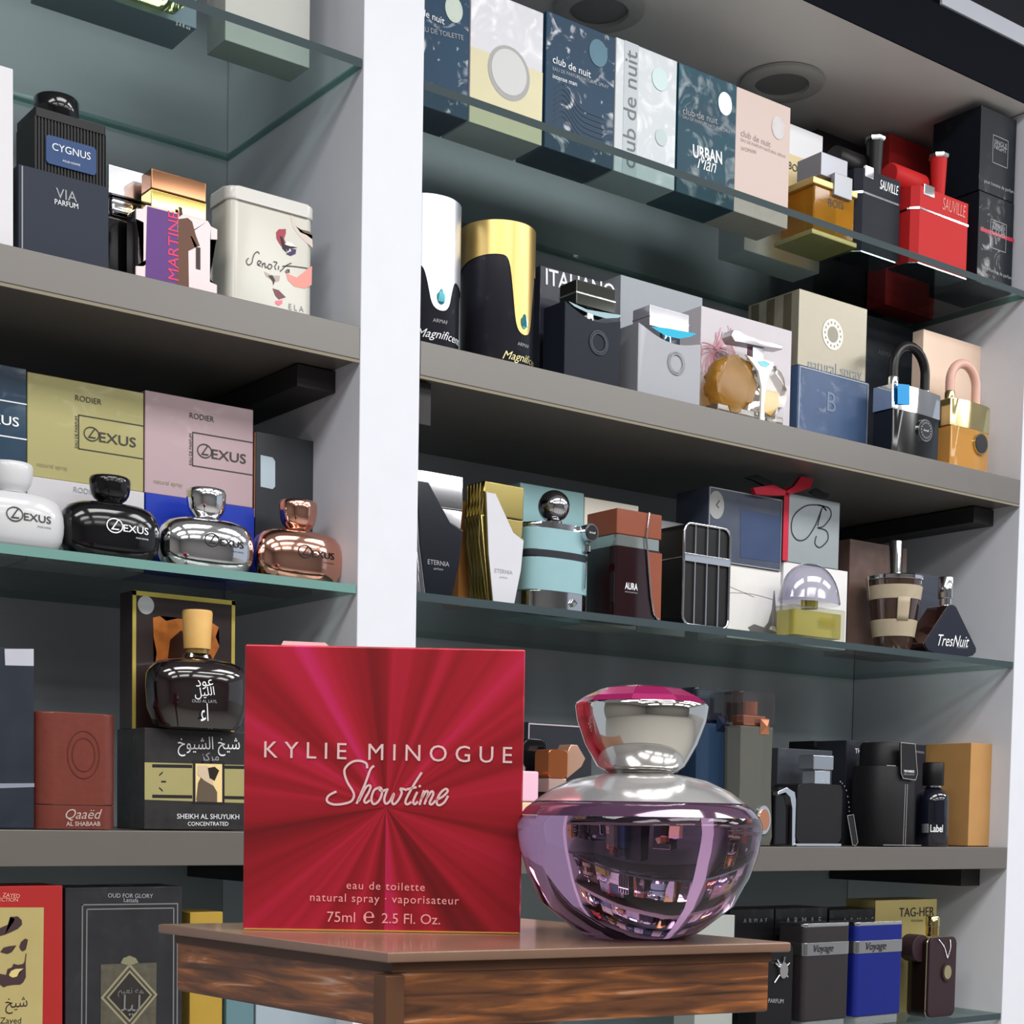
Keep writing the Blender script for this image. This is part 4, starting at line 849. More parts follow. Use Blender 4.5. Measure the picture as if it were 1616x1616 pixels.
# RIGHT BAY, middle glass shelf
def eternia(p, pxr, outer, inner, off, label, pts_in, ink, word):
    g = Fr('perfume_bottle', label, 'bottle', p, pxr, off, G2, .034, root='e', group='tapering bottles with slanted shield plates')
    W_, H_ = g.W, g.H
    prism('bottle_body', [(-W_*.30, 0), (W_*.30, 0), (W_*.42, H_*.3), (W_*.5, H_*.72), (-W_*.5, H_*.72)], .002, .032, outer, g.o, bev=.001)
    prism('cap', [(-W_*.5, H_*.725), (W_*.5, H_*.725), (W_*.5, H_), (-W_*.42, H_)], .002, .032, outer, g.o, bev=.0012)
    for i in range(5):
        y = .004+i*.0055
        tube('pleat', [(-W_*.502, y, H_*.98), (-W_*.505, y+.001, H_*.5), (-W_*.31, y, .003)], .0007, outer, g.o, 6)
    q = [(-W_*.44, H_*.90), (-W_*.22, H_*.90), (W_*.20, H_*.60), (W_*.46, H_*.55), (W_*.40, H_*.3), (W_*.26, H_*.01), (-W_*.24, H_*.01), (-W_*.36, H_*.4)]
    prism('shield_rim', [(x*1.05, z+(.0015 if z > H_*.2 else 0)) for x, z in q], -.0008, .0018, outer, g.o, bev=.0005)
    spl = prism('shield_plate', q, -.002, -.0009, inner, g.o, bev=.0004)
    text(spl, word, (-W_*.22, H_*.27), (W_*.2, H_*.27), ink, y=-.0023); text(spl, 'perfume', (-W_*.1, H_*.22), (W_*.08, H_*.22), ink, y=-.0023)
eternia((652, 738), 733, CHROME, M((16, 20, 30), .2, coat=.6), .016, 'tapering silver bottle with black shield plate touching the middle post', None, GTXT, 'ETERNIA')
eternia((762, 757), 829, M((156, 142, 88), .25, 1), M((196, 197, 204), .35), .016, 'tapering gold bottle with white shield plate on the middle glass shelf', None, GTXT, 'ETERNIA')
f = Fr('perfume_box', 'orange-brown carton edge between the silver and gold tapering bottles', 'box', (726, 790), 744, .060, G2, .03, M((150, 100, 52), .35))
f = Fr('perfume_box', 'pale aqua and white carton behind the round-topped aqua flask', 'box', (821, 761), 922, .085, G2, .05, M((128, 166, 170), .4, wrap=.08))
f = Fr('perfume_box', 'cream carton behind the square brown bottle, right of the aqua carton', 'box', (923, 784), 1008, .085, G2, .05, M((206, 202, 190), .4))
f = Fr('perfume_box', 'low grey-white carton behind the black grille bottle', 'box', (1010, 815), 1085, .10, G2, .04, M((170, 172, 174), .4))
g = Fr('perfume_bottle', 'pale aqua flask with chrome ball cap and black gauge on the glass shelf', 'bottle', (843, 818), 943, .016, G2, .046, root='e')
W_ = g.W; aqua = M((130, 166, 172), .35, c2=(138, 174, 180))
def oval(k=1.0): return [(W_/2*k*math.copysign(abs(math.cos(t))**.75, math.cos(t)), .024+.022*k*math.copysign(abs(math.sin(t))**.75, math.sin(t))) for t in [2*PI*(i+.5)/44 for i in range(44)]]
H_ = g.H
prism('base_cap', oval(.97), 0, H_*.225, M((205, 205, 208), .08, 1), g.o, axis='z', bev=.001)
prism('bottle_body', oval(), H_*.227, H_*.60, aqua, g.o, axis='z', bev=.001)
prism('strap', oval(1.015), H_*.602, H_*.68, M((30, 34, 42), .5), g.o, axis='z', bev=.001)
prism('upper_body', oval(), H_*.682, H_*.93, aqua, g.o, axis='z', bev=.001)
prism('shoulder', oval(.93), H_*.932, H_, CHROME, g.o, axis='z', bev=.002)
zc = g.P(895, 779, .024)[1]; rb = (zc-H_-.004)/2+.0005
lathe('neck', [(.009, H_), (.009, H_+.005)], CHROME, g.o, .002, .024, seg=24)
lathe('ball_cap', [(max(.0002, rb*math.sin(PI*(i+.3)/18.6)), H_+.004+rb-rb*math.cos(PI*(i+.3)/18.6)) for i in range(19)], M((190, 190, 196), .08, 1), g.o, .002, .024, seg=32)
c = g.P(932, 841, -.002)
prism('gauge', ell(c[0], c[1], .0092, .0095, 30), -.004, .006, CHROME, g.o); gf = prism('gauge_face', ell(c[0], c[1], .0074, .0077, 30), -.0048, -.0041, M((20, 20, 24), .35), g.o)
text(gf, 'Armaf', (c[0]-.0042, c[1]), (c[0]+.0042, c[1]), WTXT, y=-.0052)
tube('needle_rod', [(g.P(928, 886)[0], .003, g.P(928, 886)[1]), (g.P(925, 929)[0], .003, g.P(925, 929)[1])], .0011, CHROME, g.o)
lathe('clasp', [(.001, g.P(929, 866)[1]-.005), (.005, g.P(929, 866)[1]-.003), (.005, g.P(929, 866)[1]+.003), (.001, g.P(929, 866)[1]+.005)], CHROME, g.o, g.P(929, 866)[0], .004, seg=16)
lathe('stud', [(.0008, H_*.11-.004), (.004, H_*.11), (.0008, H_*.11+.004)], CHROME, g.o, W_*.15, .0012, seg=14)
# square brown bottle
g = Fr('perfume_bottle', 'square dark brown bottle with rust-brown cap and chrome sweep', 'bottle', (974, 801), 1045, .014, G2, .05, root='e')
W_, H_ = g.W, g.H; rust = M((134, 72, 48), .45, c2=(122, 62, 42)); dk = M((34, 14, 18), .08, coat=1)
prism('bottle_body', rr(-W_/2, W_/2, 0, .05, .003), 0, H_*.66, dk, g.o, axis='z')
prism('collar', rr(-W_/2+.001, W_/2-.001, .001, .049, .003), H_*.662, H_*.765, M((160, 168, 166), .08, .7, coat=1), g.o, axis='z')
box('cap', -W_/2, W_/2, 0, .05, H_*.767, H_, rust, g.o, .0012)
swp = [(W_*.16, H_*.64), (W_*.5, H_*.64), (W_*.5, H_*.01), (W_*.36, H_*.05), (W_*.27, H_*.25), (W_*.20, H_*.5)]
prism('side_panel', swp, -.0012, .0005, rust, g.o, smooth=False)
tube('chrome_sweep', [(W_*.20, -.001, H_), (W_*.14, -.001, H_*.78), (W_*.17, -.0015, H_*.64), (W_*.21, -.0015, H_*.45), (W_*.27, -.0015, H_*.22), (W_*.34, -.0015, H_*.07), (W_*.44, -.0015, H_*.02)], .0011, CHROME, g.o)
text(g.o, 'AURA', (-W_*.30, H_*.30), (-W_*.02, H_*.30), WTXT, y=-.0005, hs=1.5, bold=.02); text(g.o, 'natural perfume', (-W_*.30, H_*.245), (-W_*.02, H_*.245), GTXT, y=-.0005)
# black grille bottle
g = Fr('perfume_bottle', 'black bottle behind a rounded chrome grille on the middle glass shelf', 'bottle', (1080, 822), 1154, .012, G2, .045, root='e')
W_, H_ = g.W, g.H
prism('bottle_body', rr(-W_/2+.001, W_/2-.001, .001, H_-.001, .010), .002, .046, BLACKM, g.o, bev=.001)
fo_ = rr(-W_/2+.001, W_/2-.001, .001, H_-.001, .010, 6); tube('grille_frame', [(x, .0005, z) for x, z in fo_], .0015, CHROME, g.o, 8, closed=True)
for i in range(1, 4):
    x = -W_/2+W_*i/4; tube('grille_bar', [(x, .0005, .002), (x, .0005, H_-.002)], .0008, CHROME, g.o, 6)
box('grille_band', -W_/2+.001, W_/2-.001, -.001, .0018, H_*.62, H_*.70, CHROME, g.o, .0006)
tube('side_seam', [(-W_/2+.0008, .003, H_*.66), (-W_/2+.0008, .045, H_*.66)], .0006, CHROME, g.o, 6)
# stacked carton, clock print, ribboned cartons
f0 = Fr('perfume_box', 'white carton with a small grey tower drawing, next to the black grille bottle', 'box', (1150, 890), 1233, .066, G2, .05, M((214, 212, 210), .4, wrap=.05, c2=(224, 222, 220)))
gt = M((110, 108, 110), .45)
flat('print', f0.PP([(1221, 932), (1222, 932), (1224, 962), (1230, 984), (1234, 997), (1226, 996), (1222, 988), (1216, 988), (1210, 997), (1203, 994), (1212, 982), (1218, 962)]), -.0005, gt, f0.o)
flat('print', f0.PP([(1180, 990), (1190, 985), (1205, 990), (1232, 1000), (1210, 1003), (1185, 998)]), -.0004, gt, f0.o)
strokes('print', [f0.PP([(1150, 935), (1185, 937), (1220, 946)]), f0.PP([(1150, 925), (1190, 942)])], .0008, M((180, 180, 178), .4), f0.o)
f1 = Fr('perfume_box', 'blue-black carton with dial print in clear wrap, stacked on the white tower carton', 'box', (1119, 767), 1235, .064, G2+f0.H+.0002, .055, M((44, 54, 78), .35, wrap=.2, c2=(82, 88, 100), ns=5))
strokes('frame_line', [[f1.uv(.01, .01), f1.uv(.01, .99)], [f1.uv(.01, .99), f1.uv(.99, .99)], [f1.uv(.99, .99), f1.uv(.99, .01)], [f1.uv(.99, .01), f1.uv(.01, .01)]], .0012, M((150, 156, 162), .3), f1.o, k=1)
flat('print', f1.PP([(1168, 803), (1232, 815), (1232, 888), (1168, 880)]), -.0003, M((40, 56, 92), .35, c2=(58, 74, 108)), f1.o)
q = f1.P(1130, 797); 
fz = [(x, z) for x, z in ell(q[0], q[1], .0125, .016, 30) if x > -f1.W/2+.001]
flat('print', fz, -.0005, M((150, 152, 152), .35), f1.o); strokes('print', [[(q[0], q[1]), (q[0]+.005, q[1]+.006)], [(q[0], q[1]), (q[0]+.004, q[1]-.003)]], .0012, BTXT, f1.o, y=-.0007, k=1)
f2 = Fr('perfume_box', 'white carton behind the dome-capped yellow bottle', 'box', (1237, 886), 1338, .064, G2, .022, M((222, 220, 222), .4))
f3 = Fr('perfume_box', 'silver carton with a flourished black letter B, tied with red ribbon', 'box', (1246, 778), 1326, .063, G2+f2.H+.0002, .05, M((150, 158, 162), .3, .3, wrap=.12))
Bs = [[(1299, 800), (1304, 806), (1299, 800), (1290, 797), (1270, 799), (1252, 815), (1249, 838), (1258, 852), (1272, 850), (1286, 830), (1296, 805), (1300, 798)],
      [(1290, 797), (1308, 802), (1311, 815), (1300, 830), (1290, 833)], [(1290, 833), (1304, 838), (1306, 852), (1294, 864), (1286, 858), (1288, 846)], [(1296, 805), (1290, 830)]]
strokes('lettering', [f3.PP(l) for l in Bs], .0015, BTXT, f3.o, k=6)
redr = M((196, 30, 58), .5, c2=(170, 22, 46))
rb_ = tag(box('ribbon', -.0045, .0045, -.0004, .0004, 0, f3.H+.006, redr, None, 0), 'red satin ribbon with a bow, tied around the silver B carton', 'ribbon')
xr = onY(1241, 820, YF+.062).x-.0008; rb_.location = (xr, YF+.0618, G2+f2.H+.0005)
def bowloop(pts, th, m, nm): 
    return prism(nm, [(onY(a, b2, YF+.056).x-xr, min(S1-.0375, onY(a, b2, YF+.056).z)-(G2+f2.H+.0005)) for a, b2 in pts], -.0008-th, -.0008, m, rb_, smooth=False)
bowloop([(1240, 775), (1252, 768), (1264, 750), (1276, 748), (1283, 756), (1278, 770), (1262, 776), (1246, 780)], .006, redr, 'bow_loop')
bowloop([(1240, 775), (1220, 765), (1200, 768), (1188, 770), (1192, 780), (1216, 782), (1238, 782)], .006, redr, 'bow_loop')
bowloop([(1236, 772), (1215, 757), (1195, 748), (1178, 753), (1192, 758), (1216, 770), (1232, 776)], .004, BLACKM, 'bow_tail')
bowloop([(1280, 776), (1290, 770), (1300, 776), (1310, 779), (1308, 785), (1292, 783)], .004, BLACKM, 'bow_tail')
# yellow bottle with clear dome
g = Fr('perfume_bottle', 'yellow square glass bottle with clear dome cap on the middle glass shelf', 'bottle', (1252, 953), 1337, .012, G2, .036, root='e')
W_, H_ = g.W, g.H
flint = thin_glass((244, 244, 232), refl=1.0)
prism('bottle_body', rr(-W_/2, W_/2, 0, .036, .006), 0, H_, flint, g.o, axis='z', bev=.0015)
prism('liquid', rr(-W_/2+.005, W_/2-.005, .003, .033, .004), .005, H_*.88, M((214, 204, 120), .1, tr=.55, ior=1.33), g.o, axis='z')
lathe('collar', [(.010, H_), (.010, H_+.009)], M((190, 180, 90), .15, .7), g.o, 0, .018, seg=28)
zc = g.P(1290, 890, .018)[1]; rd = W_*.50; z0 = H_+.006
lathe('dome_cap', [(rd*.97, z0), (rd, z0+.002), (rd*.99, z0+.004)]+[(max(.0005, rd*.97*math.cos(t)), z0+.004+(zc-z0-.004)*math.sin(t)) for t in [PI/2*i/9 for i in range(1, 10)]], thin_glass((226, 226, 236), refl=2.2, rough=.08), g.o, 0, .018, seg=40, sy=.55)
strokes('print', [[(W_*.0+i*.004+dx, H_*.45), (W_*.0+i*.004+dx, H_*.72)] for i in range(7) for dx in (0, .0018)], .0009, M((140, 128, 40), .3), g.o, k=1)
# brown taupe carton, french-press bottle, dark carton, triangle bottle
f = Fr('perfume_box', 'brown wrapped carton behind the french-press shaped bottle', 'box', (1342, 850), 1432, .090, G2, .04, M((110, 92, 86), .3, wrap=.3, c2=(74, 50, 42)))
g = Fr('perfume_bottle', 'tapering brown glass bottle in a beige leather harness with tall chrome plunger', 'bottle', (1368, 910), 1457, .010, G2, .06, root='e', rd=1.0)
W_, H_ = g.W, g.H; Rr = W_/2; cy = Rr
brg = M((58, 40, 34), .05, coat=1, spec=.8); lthr = M((176, 164, 142), .55, c2=(160, 146, 124), ns=30)
def rad(h): return Rr*(.60+.36*h**.8)
pf = [(rad(i/12), H_*.93*i/12) for i in range(13)]
lathe('bottle_body', [(rad(0)*.9, 0)]+pf, brg, g.o, 0, cy, seg=44)
lathe('rim', [(Rr*.97, H_*.932), (Rr, H_*.94), (Rr, H_*.985), (Rr*.9, H_)], CHROME, g.o, 0, cy, seg=44)
zc = g.P(1414, 854, cy)[1]
lathe('plunger_cap', [(.0095, H_), (.0095, H_+.004), (.0085, H_+.005), (.0085, zc-.001), (.0078, zc)], CHROME, g.o, 0, cy, seg=26)
def bandm(z0, z1, nm, e=.0012):
    lathe(nm, [(rad(z0/.93)+.0002, H_*z0), (rad(z0/.93)+e, H_*z0+.0005), (rad(z1/.93)+e, H_*z1-.0005), (rad(z1/.93)+.0002, H_*z1)], lthr, g.o, 0, cy, seg=44, cap=False)
bandm(.68, .86, 'harness_band'); bandm(.20, .42, 'harness_band')
def arcpatch(a0, a1, z0, z1, nm, m, e=.0012):
    bm = bmesh.new(); n = 10; rows = []
    for k_ in range(5):
        h = z0+(z1-z0)*k_/4; r_ = rad(h/.93)+e; rows.append([bm.verts.new((r_*math.sin(a0+(a1-a0)*i/n), cy-r_*math.cos(a0+(a1-a0)*i/n), H_*h)) for i in range(n+1)])
    for r0, r1 in zip(rows, rows[1:]):
        for i in range(n): bm.faces.new((r0[i], r0[i+1], r1[i+1], r1[i]))
    o = bm2(nm, bm, m, g.o, True)
    md = o.modifiers.new('thick', 'SOLIDIFY'); md.thickness = .0008
arcpatch(-.75, -.25, .40, .70, 'harness_strap', lthr); arcpatch(-2.35, -2.0, .68, .98, 'harness_strap', lthr, .002)
lathe('stud', [(.0005, H_*.80), (.0025, H_*.815), (.0005, H_*.83)], CHROME, g.o, -rad(.87)*.80, cy+rad(.87)*.66, seg=12)
f = Fr('perfume_box', 'small dark blue carton behind the triangular bottle', 'box', (1445, 904), 1490, .060, G2, .04, M((62, 66, 78), .3, wrap=.15))
g = Fr('perfume_bottle', 'rounded triangular black bottle with chrome cap near the right wall', 'bottle', (1462, 948), 1543, .006, G2, .034, root='e')
W_, H_ = g.W, g.H
P0 = [(-W_*.5, .2), (-W_*.5, .12), (-W_*.44, .04), (-W_*.3, 0), (W_*.3, 0), (W_*.44, .04), (W_*.5, .12), (W_*.5, .2), (W_*.08, .96), (W_*.03, 1.0), (-W_*.03, 1.0), (-W_*.08, .96)]
P0 = [(x, z*H_) for x, z in P0]
prism('bottle_body', P0, .0018, .034, M((58, 34, 30), .06, .6, coat=1), g.o, bev=.001)
prism('front_plate', [(x*.99, z*.99+.0004) for x, z in P0], 0, .0016, M((24, 28, 42), .35), g.o, bev=.0004)
z0 = H_-.001; zc = g.P(1502, 911, .012)[1]
lathe('neck', [(.0080, z0-.006), (.0080, z0+.010)], CHROME, g.o, .0075, .017, seg=24); lathe('cap', [(.0095, z0+.0102), (.0098, z0+.011), (.0098, zc-.001), (.009, zc)], M((205, 206, 212), .12, 1), g.o, .0075, .017, seg=28)
g.t('TresNuit', (1480, 1010), (1529, 1013), WTXT, shear=.45, hs=1.2); g.t('POUR HOMME', (1509, 1021), (1526, 1022), GTXT)

# ------------------------------------------------------------------ RIGHT BAY, brown shelf
f = Fr('perfume_box', 'black carton in clear wrap between the crimson carton and the silver stopper', 'box', (833, 1139), 935, .075, S2R, .05, M((44, 45, 52), .3, wrap=.3)); strokes('frame_line', [[f.uv(.01, .985), f.uv(.99, .985)], [f.uv(.015, .98), f.uv(.015, .01)]], .0014, M((180, 170, 180), .3), f.o, k=1)
g = Fr('perfume_bottle', 'pink and beige bottle with glass-topped cap, half hidden by the crimson carton', 'bottle', (790, 1215), 851, .012, S2R, .03, root='e')
box('bottle_body', -g.W/2, g.W/2, 0, .03, 0, g.H*.58, M((226, 190, 160), .35), g.o, .002); box('upper_body', -g.W/2, g.W/2, 0, .03, g.H*.585, g.H, M((226, 180, 200), .3), g.o, .002)
lathe('cap', [(.014, g.H), (.015, g.H+.003), (.012, g.H+.008), (.006, g.H+.011)], M((190, 190, 180), .1, .8), g.o, 0, .015)
g = Fr('perfume_bottle', 'copper and cream curved bottle left of the silver stopper', 'bottle', (867, 1182), 897, .012, S2R, .026, root='e')
cop = M((226, 134, 84), .12, .85); W_, H_ = g.W, g.H
prism('bottle_body', rr(-W_*.5, W_*.5, 0, H_*.55, .006), 0, .024, M((40, 28, 24), .1, coat=1), g.o, bev=.001)
box('neck', -W_*.42, W_*.5, .002, .022, H_*.552, H_*.70, M((216, 186, 176), .2, .6), g.o, .001)
prism('cap', rr(-W_*.5, W_*.5, H_*.702, H_, .004), .001, .024, cop, g.o, bev=.001)
prism('side_wing', [(W_*.52, H_*.70), (W_*1.3, H_*.83), (W_*1.5, H_*.92), (W_*1.05, H_*1.06), (W_*.7, H_*1.06), (W_*.52, H_*.98)], .002, .022, M((196, 156, 134), .25, .5), g.o, bev=.001)
g = Fr('perfume_bottle', 'black oval bottle with thin wire handle behind the copper bottle', 'bottle', (832, 1165), 868, .045, S2R, .02, root='e')
prism('bottle_body', rr(-g.W*.5, g.W*.5, 0, g.H, .008), .006, .024, BLACKG, g.o, bev=.001)
tube('wire_handle', [(g.W*.2, .003, g.H*.35), (g.W*.4, .003, g.H*.30), (g.W*.45, .003, g.H*.45), (g.W*.48, .004, g.H*.55)], .0005, CHROME, g.o, 6)
f = Fr('perfume_box', 'black carton with top in view behind the tall blue bottle', 'box', (1004, 1080), 1100, .06, S2R, .05, M((28, 30, 38), .35))
def tall(p, pxr, off, glassm, topm, jm, label, d=.026):
    g = Fr('perfume_bottle', label, 'bottle', p, pxr, off, S2R, d, root='e', group='tall glass bottles with clear caps')
    W_, H_ = g.W, g.H
    prism('bottle_body', [(-W_*.44, 0), (W_*.44, 0), (W_*.5, .01), (W_*.42, H_*.4), (W_*.45, H_*.78), (-W_*.45, H_*.78), (-W_*.42, H_*.4), (-W_*.5, .01)], 0, d, glassm, g.o, bev=.0015)
    box('collar', -W_*.3, W_*.3, .004, d-.004, H_*.782, H_*.85, jm, g.o, .001)
    lathe('atomizer', [(W_*.16, H_*.852), (W_*.16, H_*.94)], jm, g.o, 0, d/2, seg=16)
    prism('cap', rr(-W_*.5, W_*.5, -.001, d+.001, .005), H_*.80, H_, topm, g.o, axis='z', bev=.0015)
    x, z = W_*.20, H_*.78
    pyd('stud', [(x-.0075, -.0004, z-.009), (x+.0075, -.0004, z-.009), (x+.0075, -.0004, z+.009), (x-.0075, -.0004, z+.009), (x, -.0045, z)], [(0, 1, 4), (1, 2, 4), (2, 3, 4), (3, 0, 4)], jm, g.o)
    return g
g = tall((1097, 1084), 1157, .034, M((58, 84, 116), .05, tr=.6, ior=1.3), thin_glass((214, 224, 230), refl=1.6), M((36, 50, 76), .15, .6), 'tall blue glass bottle with clear cap right of the silver stopper')
g = tall((1167, 1090), 1225, .008, M((128, 128, 120), .05, tr=.6, ior=1.3), thin_glass((232, 218, 212), refl=1.6), M((196, 132, 98), .2, .7), 'tall smoke-clear glass bottle with copper stud right of the blue one')
c = g.P(1203, 1294); prism('medallion', ell(c[0], c[1], .0115, .0165), -.0025, .0005, CHROME, g.o); prism('medallion_face', ell(c[0], c[1], .0085, .0125), -.0035, -.0026, M((216, 150, 118), .2, .8), g.o)
f = Fr('perfume_box', 'dark carton in clear wrap behind the leather flask with dog tag', 'box', (1228, 1180), 1314, .060, S2R, .035, M((60, 63, 70), .3, wrap=.3))
f = Fr('perfume_box', 'black carton behind the leather flask, left of the warrior tube carton', 'box', (1285, 1169), 1338, .150, S2R, .045, BLACKM)
f = Fr('perfume_box', 'black carton with faint capitals behind the tall leather tube', 'box', (1336, 1168), 1462, .085, S2R, .05, M((36, 38, 46), .35, wrap=.15)); f.t('THE', (1349, 1185), (1362, 1185), WTXT); f.t('WARRIOR', (1444, 1186), (1458, 1188), GTXT)
# leather flask
g = Fr('perfume_bottle', 'black leather-covered flask with chrome cap and dangling tag on the brown shelf', 'bottle', (1259, 1236), 1330, .010, S2R, .04, root='e')
W_, H_ = g.W, g.H
prism('leather_cover', rr(-W_*.5, W_*.5, .003, H_, .007), 0, .04, LEATHER, g.o, bev=.0012)
prism('base', rr(-W_*.5, W_*.5, 0, .0028, .001), -.0005, .041, CHROME, g.o)
pts = [(-W_*.58, 0), (-W_*.5, 0), (-W_*.5, H_*.7), (-W_*.54, H_*.86), (-W_*.72, H_*.93), (-W_*.9, H_*.86), (-W_*.9, H_*.8), (-W_*.74, H_*.86), (-W_*.63, H_*.78), (-W_*.58, H_*.6)]
prism('chrome_frame', pts, .001, .036, CHROME, g.o, bev=.0006)
box('side_body', -W_*.9, -W_*.585, .006, .036, .001, H_*.82, BLACKG, g.o, .002)
zc = g.P(1295, 1192, .012)[1]; box('neck', W_*.0, W_*.36, .010, .030, H_, H_+(zc-H_)*.48, CHROME, g.o, .001); box('cap', -W_*.06, W_*.40, .008, .032, H_+(zc-H_)*.5, zc, M((180, 184, 190), .12, .9), g.o, .0012)
ch = [(W_*.40, H_*1.05), (W_*.52, H_*.95), (W_*.60, H_*.72), (W_*.62, H_*.55)]
sl = smoothline(ch, 5)
for x, z in sl[::2]: lathe('chain_bead', [(.0003, z-.001), (.0010, z), (.0003, z+.001)], CHROME, g.o, x, -.003, seg=8)
tg = [(W_*.56, H_*.50), (W_*.70, H_*.52), (W_*.82, H_*.06), (W_*.77, H_*.01), (W_*.70, H_*.02)]
prism('dog_tag', tg, -.004, -.0026, LEATHER, g.o, bev=.0004, smooth=False)
strokes('stitching', [tg+[tg[0]]], .0007, GTXT, g.o, y=-.0046, k=1)
# leather tube
g = Fr('perfume_bottle', 'tall black leather tube with stitched closing strap on the brown shelf', 'bottle', (1352, 1172), 1441, .010, S2R, .05, root='e', rd=.8)
W_, H_ = g.W, g.H; Rr = W_/2
lathe('tube_body', [(Rr*.98, 0), (Rr, .001), (Rr, H_*.76), (Rr*.99, H_*.765)], LEATHER, g.o, 0, .8*Rr, seg=48, sy=.8, sq=2.6)
lathe('tube_cap', [(Rr*.80, H_*.767), (Rr*.80, H_*.96), (Rr*.72, H_*.995), (Rr*.5, H_)], LEATHER, g.o, 0, .8*Rr, seg=40, sy=.8, sq=2.6)
stp = [(-W_*.16, H_*.99), (W_*.18, H_*.985), (W_*.26, H_*.70), (W_*.22, H_*.64), (-W_*.08, H_*.65), (-W_*.13, H_*.70)]
prism('strap', stp, -.0035, -.0010, LEATHER, g.o, bev=.0006, smooth=False)
dash = M((214, 212, 206), .5)
def stitched(pts, m=dash, w_=.0007, y=-.004, d=.0016):
    ls = []
    for (x0, z0), (x1, z1) in zip(pts, pts[1:]):
        L_ = math.hypot(x1-x0, z1-z0); n = max(1, int(L_/d))
        for i in range(0, n, 1): ls.append([(x0+(x1-x0)*i/n, z0+(z1-z0)*i/n), (x0+(x1-x0)*(i+.55)/n, z0+(z1-z0)*(i+.55)/n)])
    strokes('stitching', ls, w_, m, g.o, y=y, k=1)
stitched(stp+[stp[0]])
stitched([(W_*.02, .002), (W_*.03, H_*.60)], y=-.0006); stitched([(W_*.07, .002), (W_*.08, H_*.60)], y=-.0006)
stitched([(-W_*.40, H_*.768), (-W_*.18, H_*.768)], y=.001); text(g.o, 'THE WARRIOR', (-W_*.07, H_*.72), (W_*.18, H_*.72), WTXT, y=-.0041, hs=1.4, bold=.02); text(g.o, 'SPECIAL EDITION', (-W_*.07, H_*.69), (W_*.18, H_*.69), GTXT, y=-.0041)
strokes('seam', [[(-W_*.45, .0015), (W_*.46, .0012)]], .0008, GTXT, g.o, y=-.0006, k=1)
# small round black bottle
a = onY(1446, 1280, YF+.03); b_ = onY(1498, 1280, YF+.03); Rr = (b_.x-a.x)/2
g = Fr('perfume_bottle', 'round-shouldered navy black bottle with white barcode print, before the tan carton', 'bottle', (1446, 1248), 1498, .010, S2R, .04, root='e', rd=1.0)
H_ = g.H; Rr = g.W/2; cy = Rr
lathe('bottle_body', [(Rr*.97, 0), (Rr, .001), (Rr, H_*.80), (Rr*.95, H_*.92), (Rr*.72, H_), (Rr*.42, H_*1.06)], M((18, 19, 32), .08, coat=1), g.o, 0, cy, seg=40)
lathe('collar', [(Rr*.5, H_*1.06), (Rr*.5, H_*1.09)], CHROME, g.o, 0, cy, seg=30)
zc = g.P(1467, 1203, cy)[1]; lathe('cap', [(Rr*.62, H_*1.092), (Rr*.64, H_*1.10), (Rr*.64, zc-.001), (Rr*.6, zc)], BLACKM, g.o, 0, cy, seg=32)
fnR = lambda q: (Rr*math.sin(q[0]/Rr)*1.01, cy-Rr*1.01*math.cos(q[0]/Rr)-.0002, q[2])
text(g.o, 'Label', (-Rr*.98, H_*.32), (-Rr*.20, H_*.32), WTXT, hs=1.6, bold=.02, fn=fnR)
for i in range(6): 
    x = -Rr*1.52+i*.0016; flat('barcode', [(0, 0)]*0+[fnR((x+dx, 0, H_*z))[0::2] for dx, z in ((0, .24), (.0011, .24), (.0011, .40), (0, .40))], fnR((x+.0002, 0, 0))[1]-.0006, WTXT, g.o)
f = Fr('perfume_box', 'tall tan carton with upright pale lettering at the right end of the shelf', 'box', (1533, 1172), 1584, .030, S2R, .075, M((184, 140, 88), .4, c2=(170, 128, 78)))
text(f.o, 'CHAKOR OUD', f.uv(.80, .08), f.uv(.80, .78), M((226, 206, 170), .4), y=-.0005); box('side_sticker', -f.W/2-.0006, -f.W/2-.0001, .035, .050, .014, .048, M((226, 222, 218), .4), f.o, 0)

# ------------------------------------------------------------------ RIGHT BAY, lowest glass shelf
for p, pr_, lb, of_, tx in (((1152, 1436), 1222, 'black carton with spaced silver capitals behind the chrome cross bottle', .07, (1173, 1210)), ((1224, 1434), 1306, 'black carton behind the charcoal lighter-shaped bottle', .07, (1240, 1295)), ((1309, 1436), 1382, 'black carton behind the blue lighter-shaped bottle', .07, (1330, 1378))):
    f = Fr('perfume_box', lb, 'box', p, pr_, of_, G4, .05, M((28, 28, 31), .35, wrap=.1)); f.t('ARMAF', (tx[0], 1453), (tx[1], 1452), GTXT, spacing=2.2)
f = Fr('perfume_box', 'silvery wrapped carton behind the right edge of the wooden stand', 'box', (1100, 1446), 1160, .03, G4, .035, M((170, 174, 170), .35, .2, wrap=.2))
g = Fr('perfume_bottle', 'black bottle with chrome crossed-rod emblem beside the wooden stand', 'bottle', (1196, 1494), 1252, .014, G4, .03, root='e')
prism('bottle_body', rr(-g.W/2, g.W/2, 0, g.H, .005), 0, .03, BLACKM, g.o, bev=.001)
c = g.P(1233, 1531)
for dx, dz in ((.011, .008), (-.012, .009), (.009, -.008), (-.013, -.014), (.003, .016), (-.009, .013)): tube('emblem_rod', [(c[0]+dx*.35, -.002, c[1]+dz*.35), (c[0]+dx, -.002, c[1]+dz)], .0012, CHROME, g.o, 8)
prism('emblem_disc', ell(c[0], c[1], .0068, .0095), -.0045, -.0003, CHROME, g.o); g.t('PARFUM', (1212, 1579), (1236, 1580), GTXT)
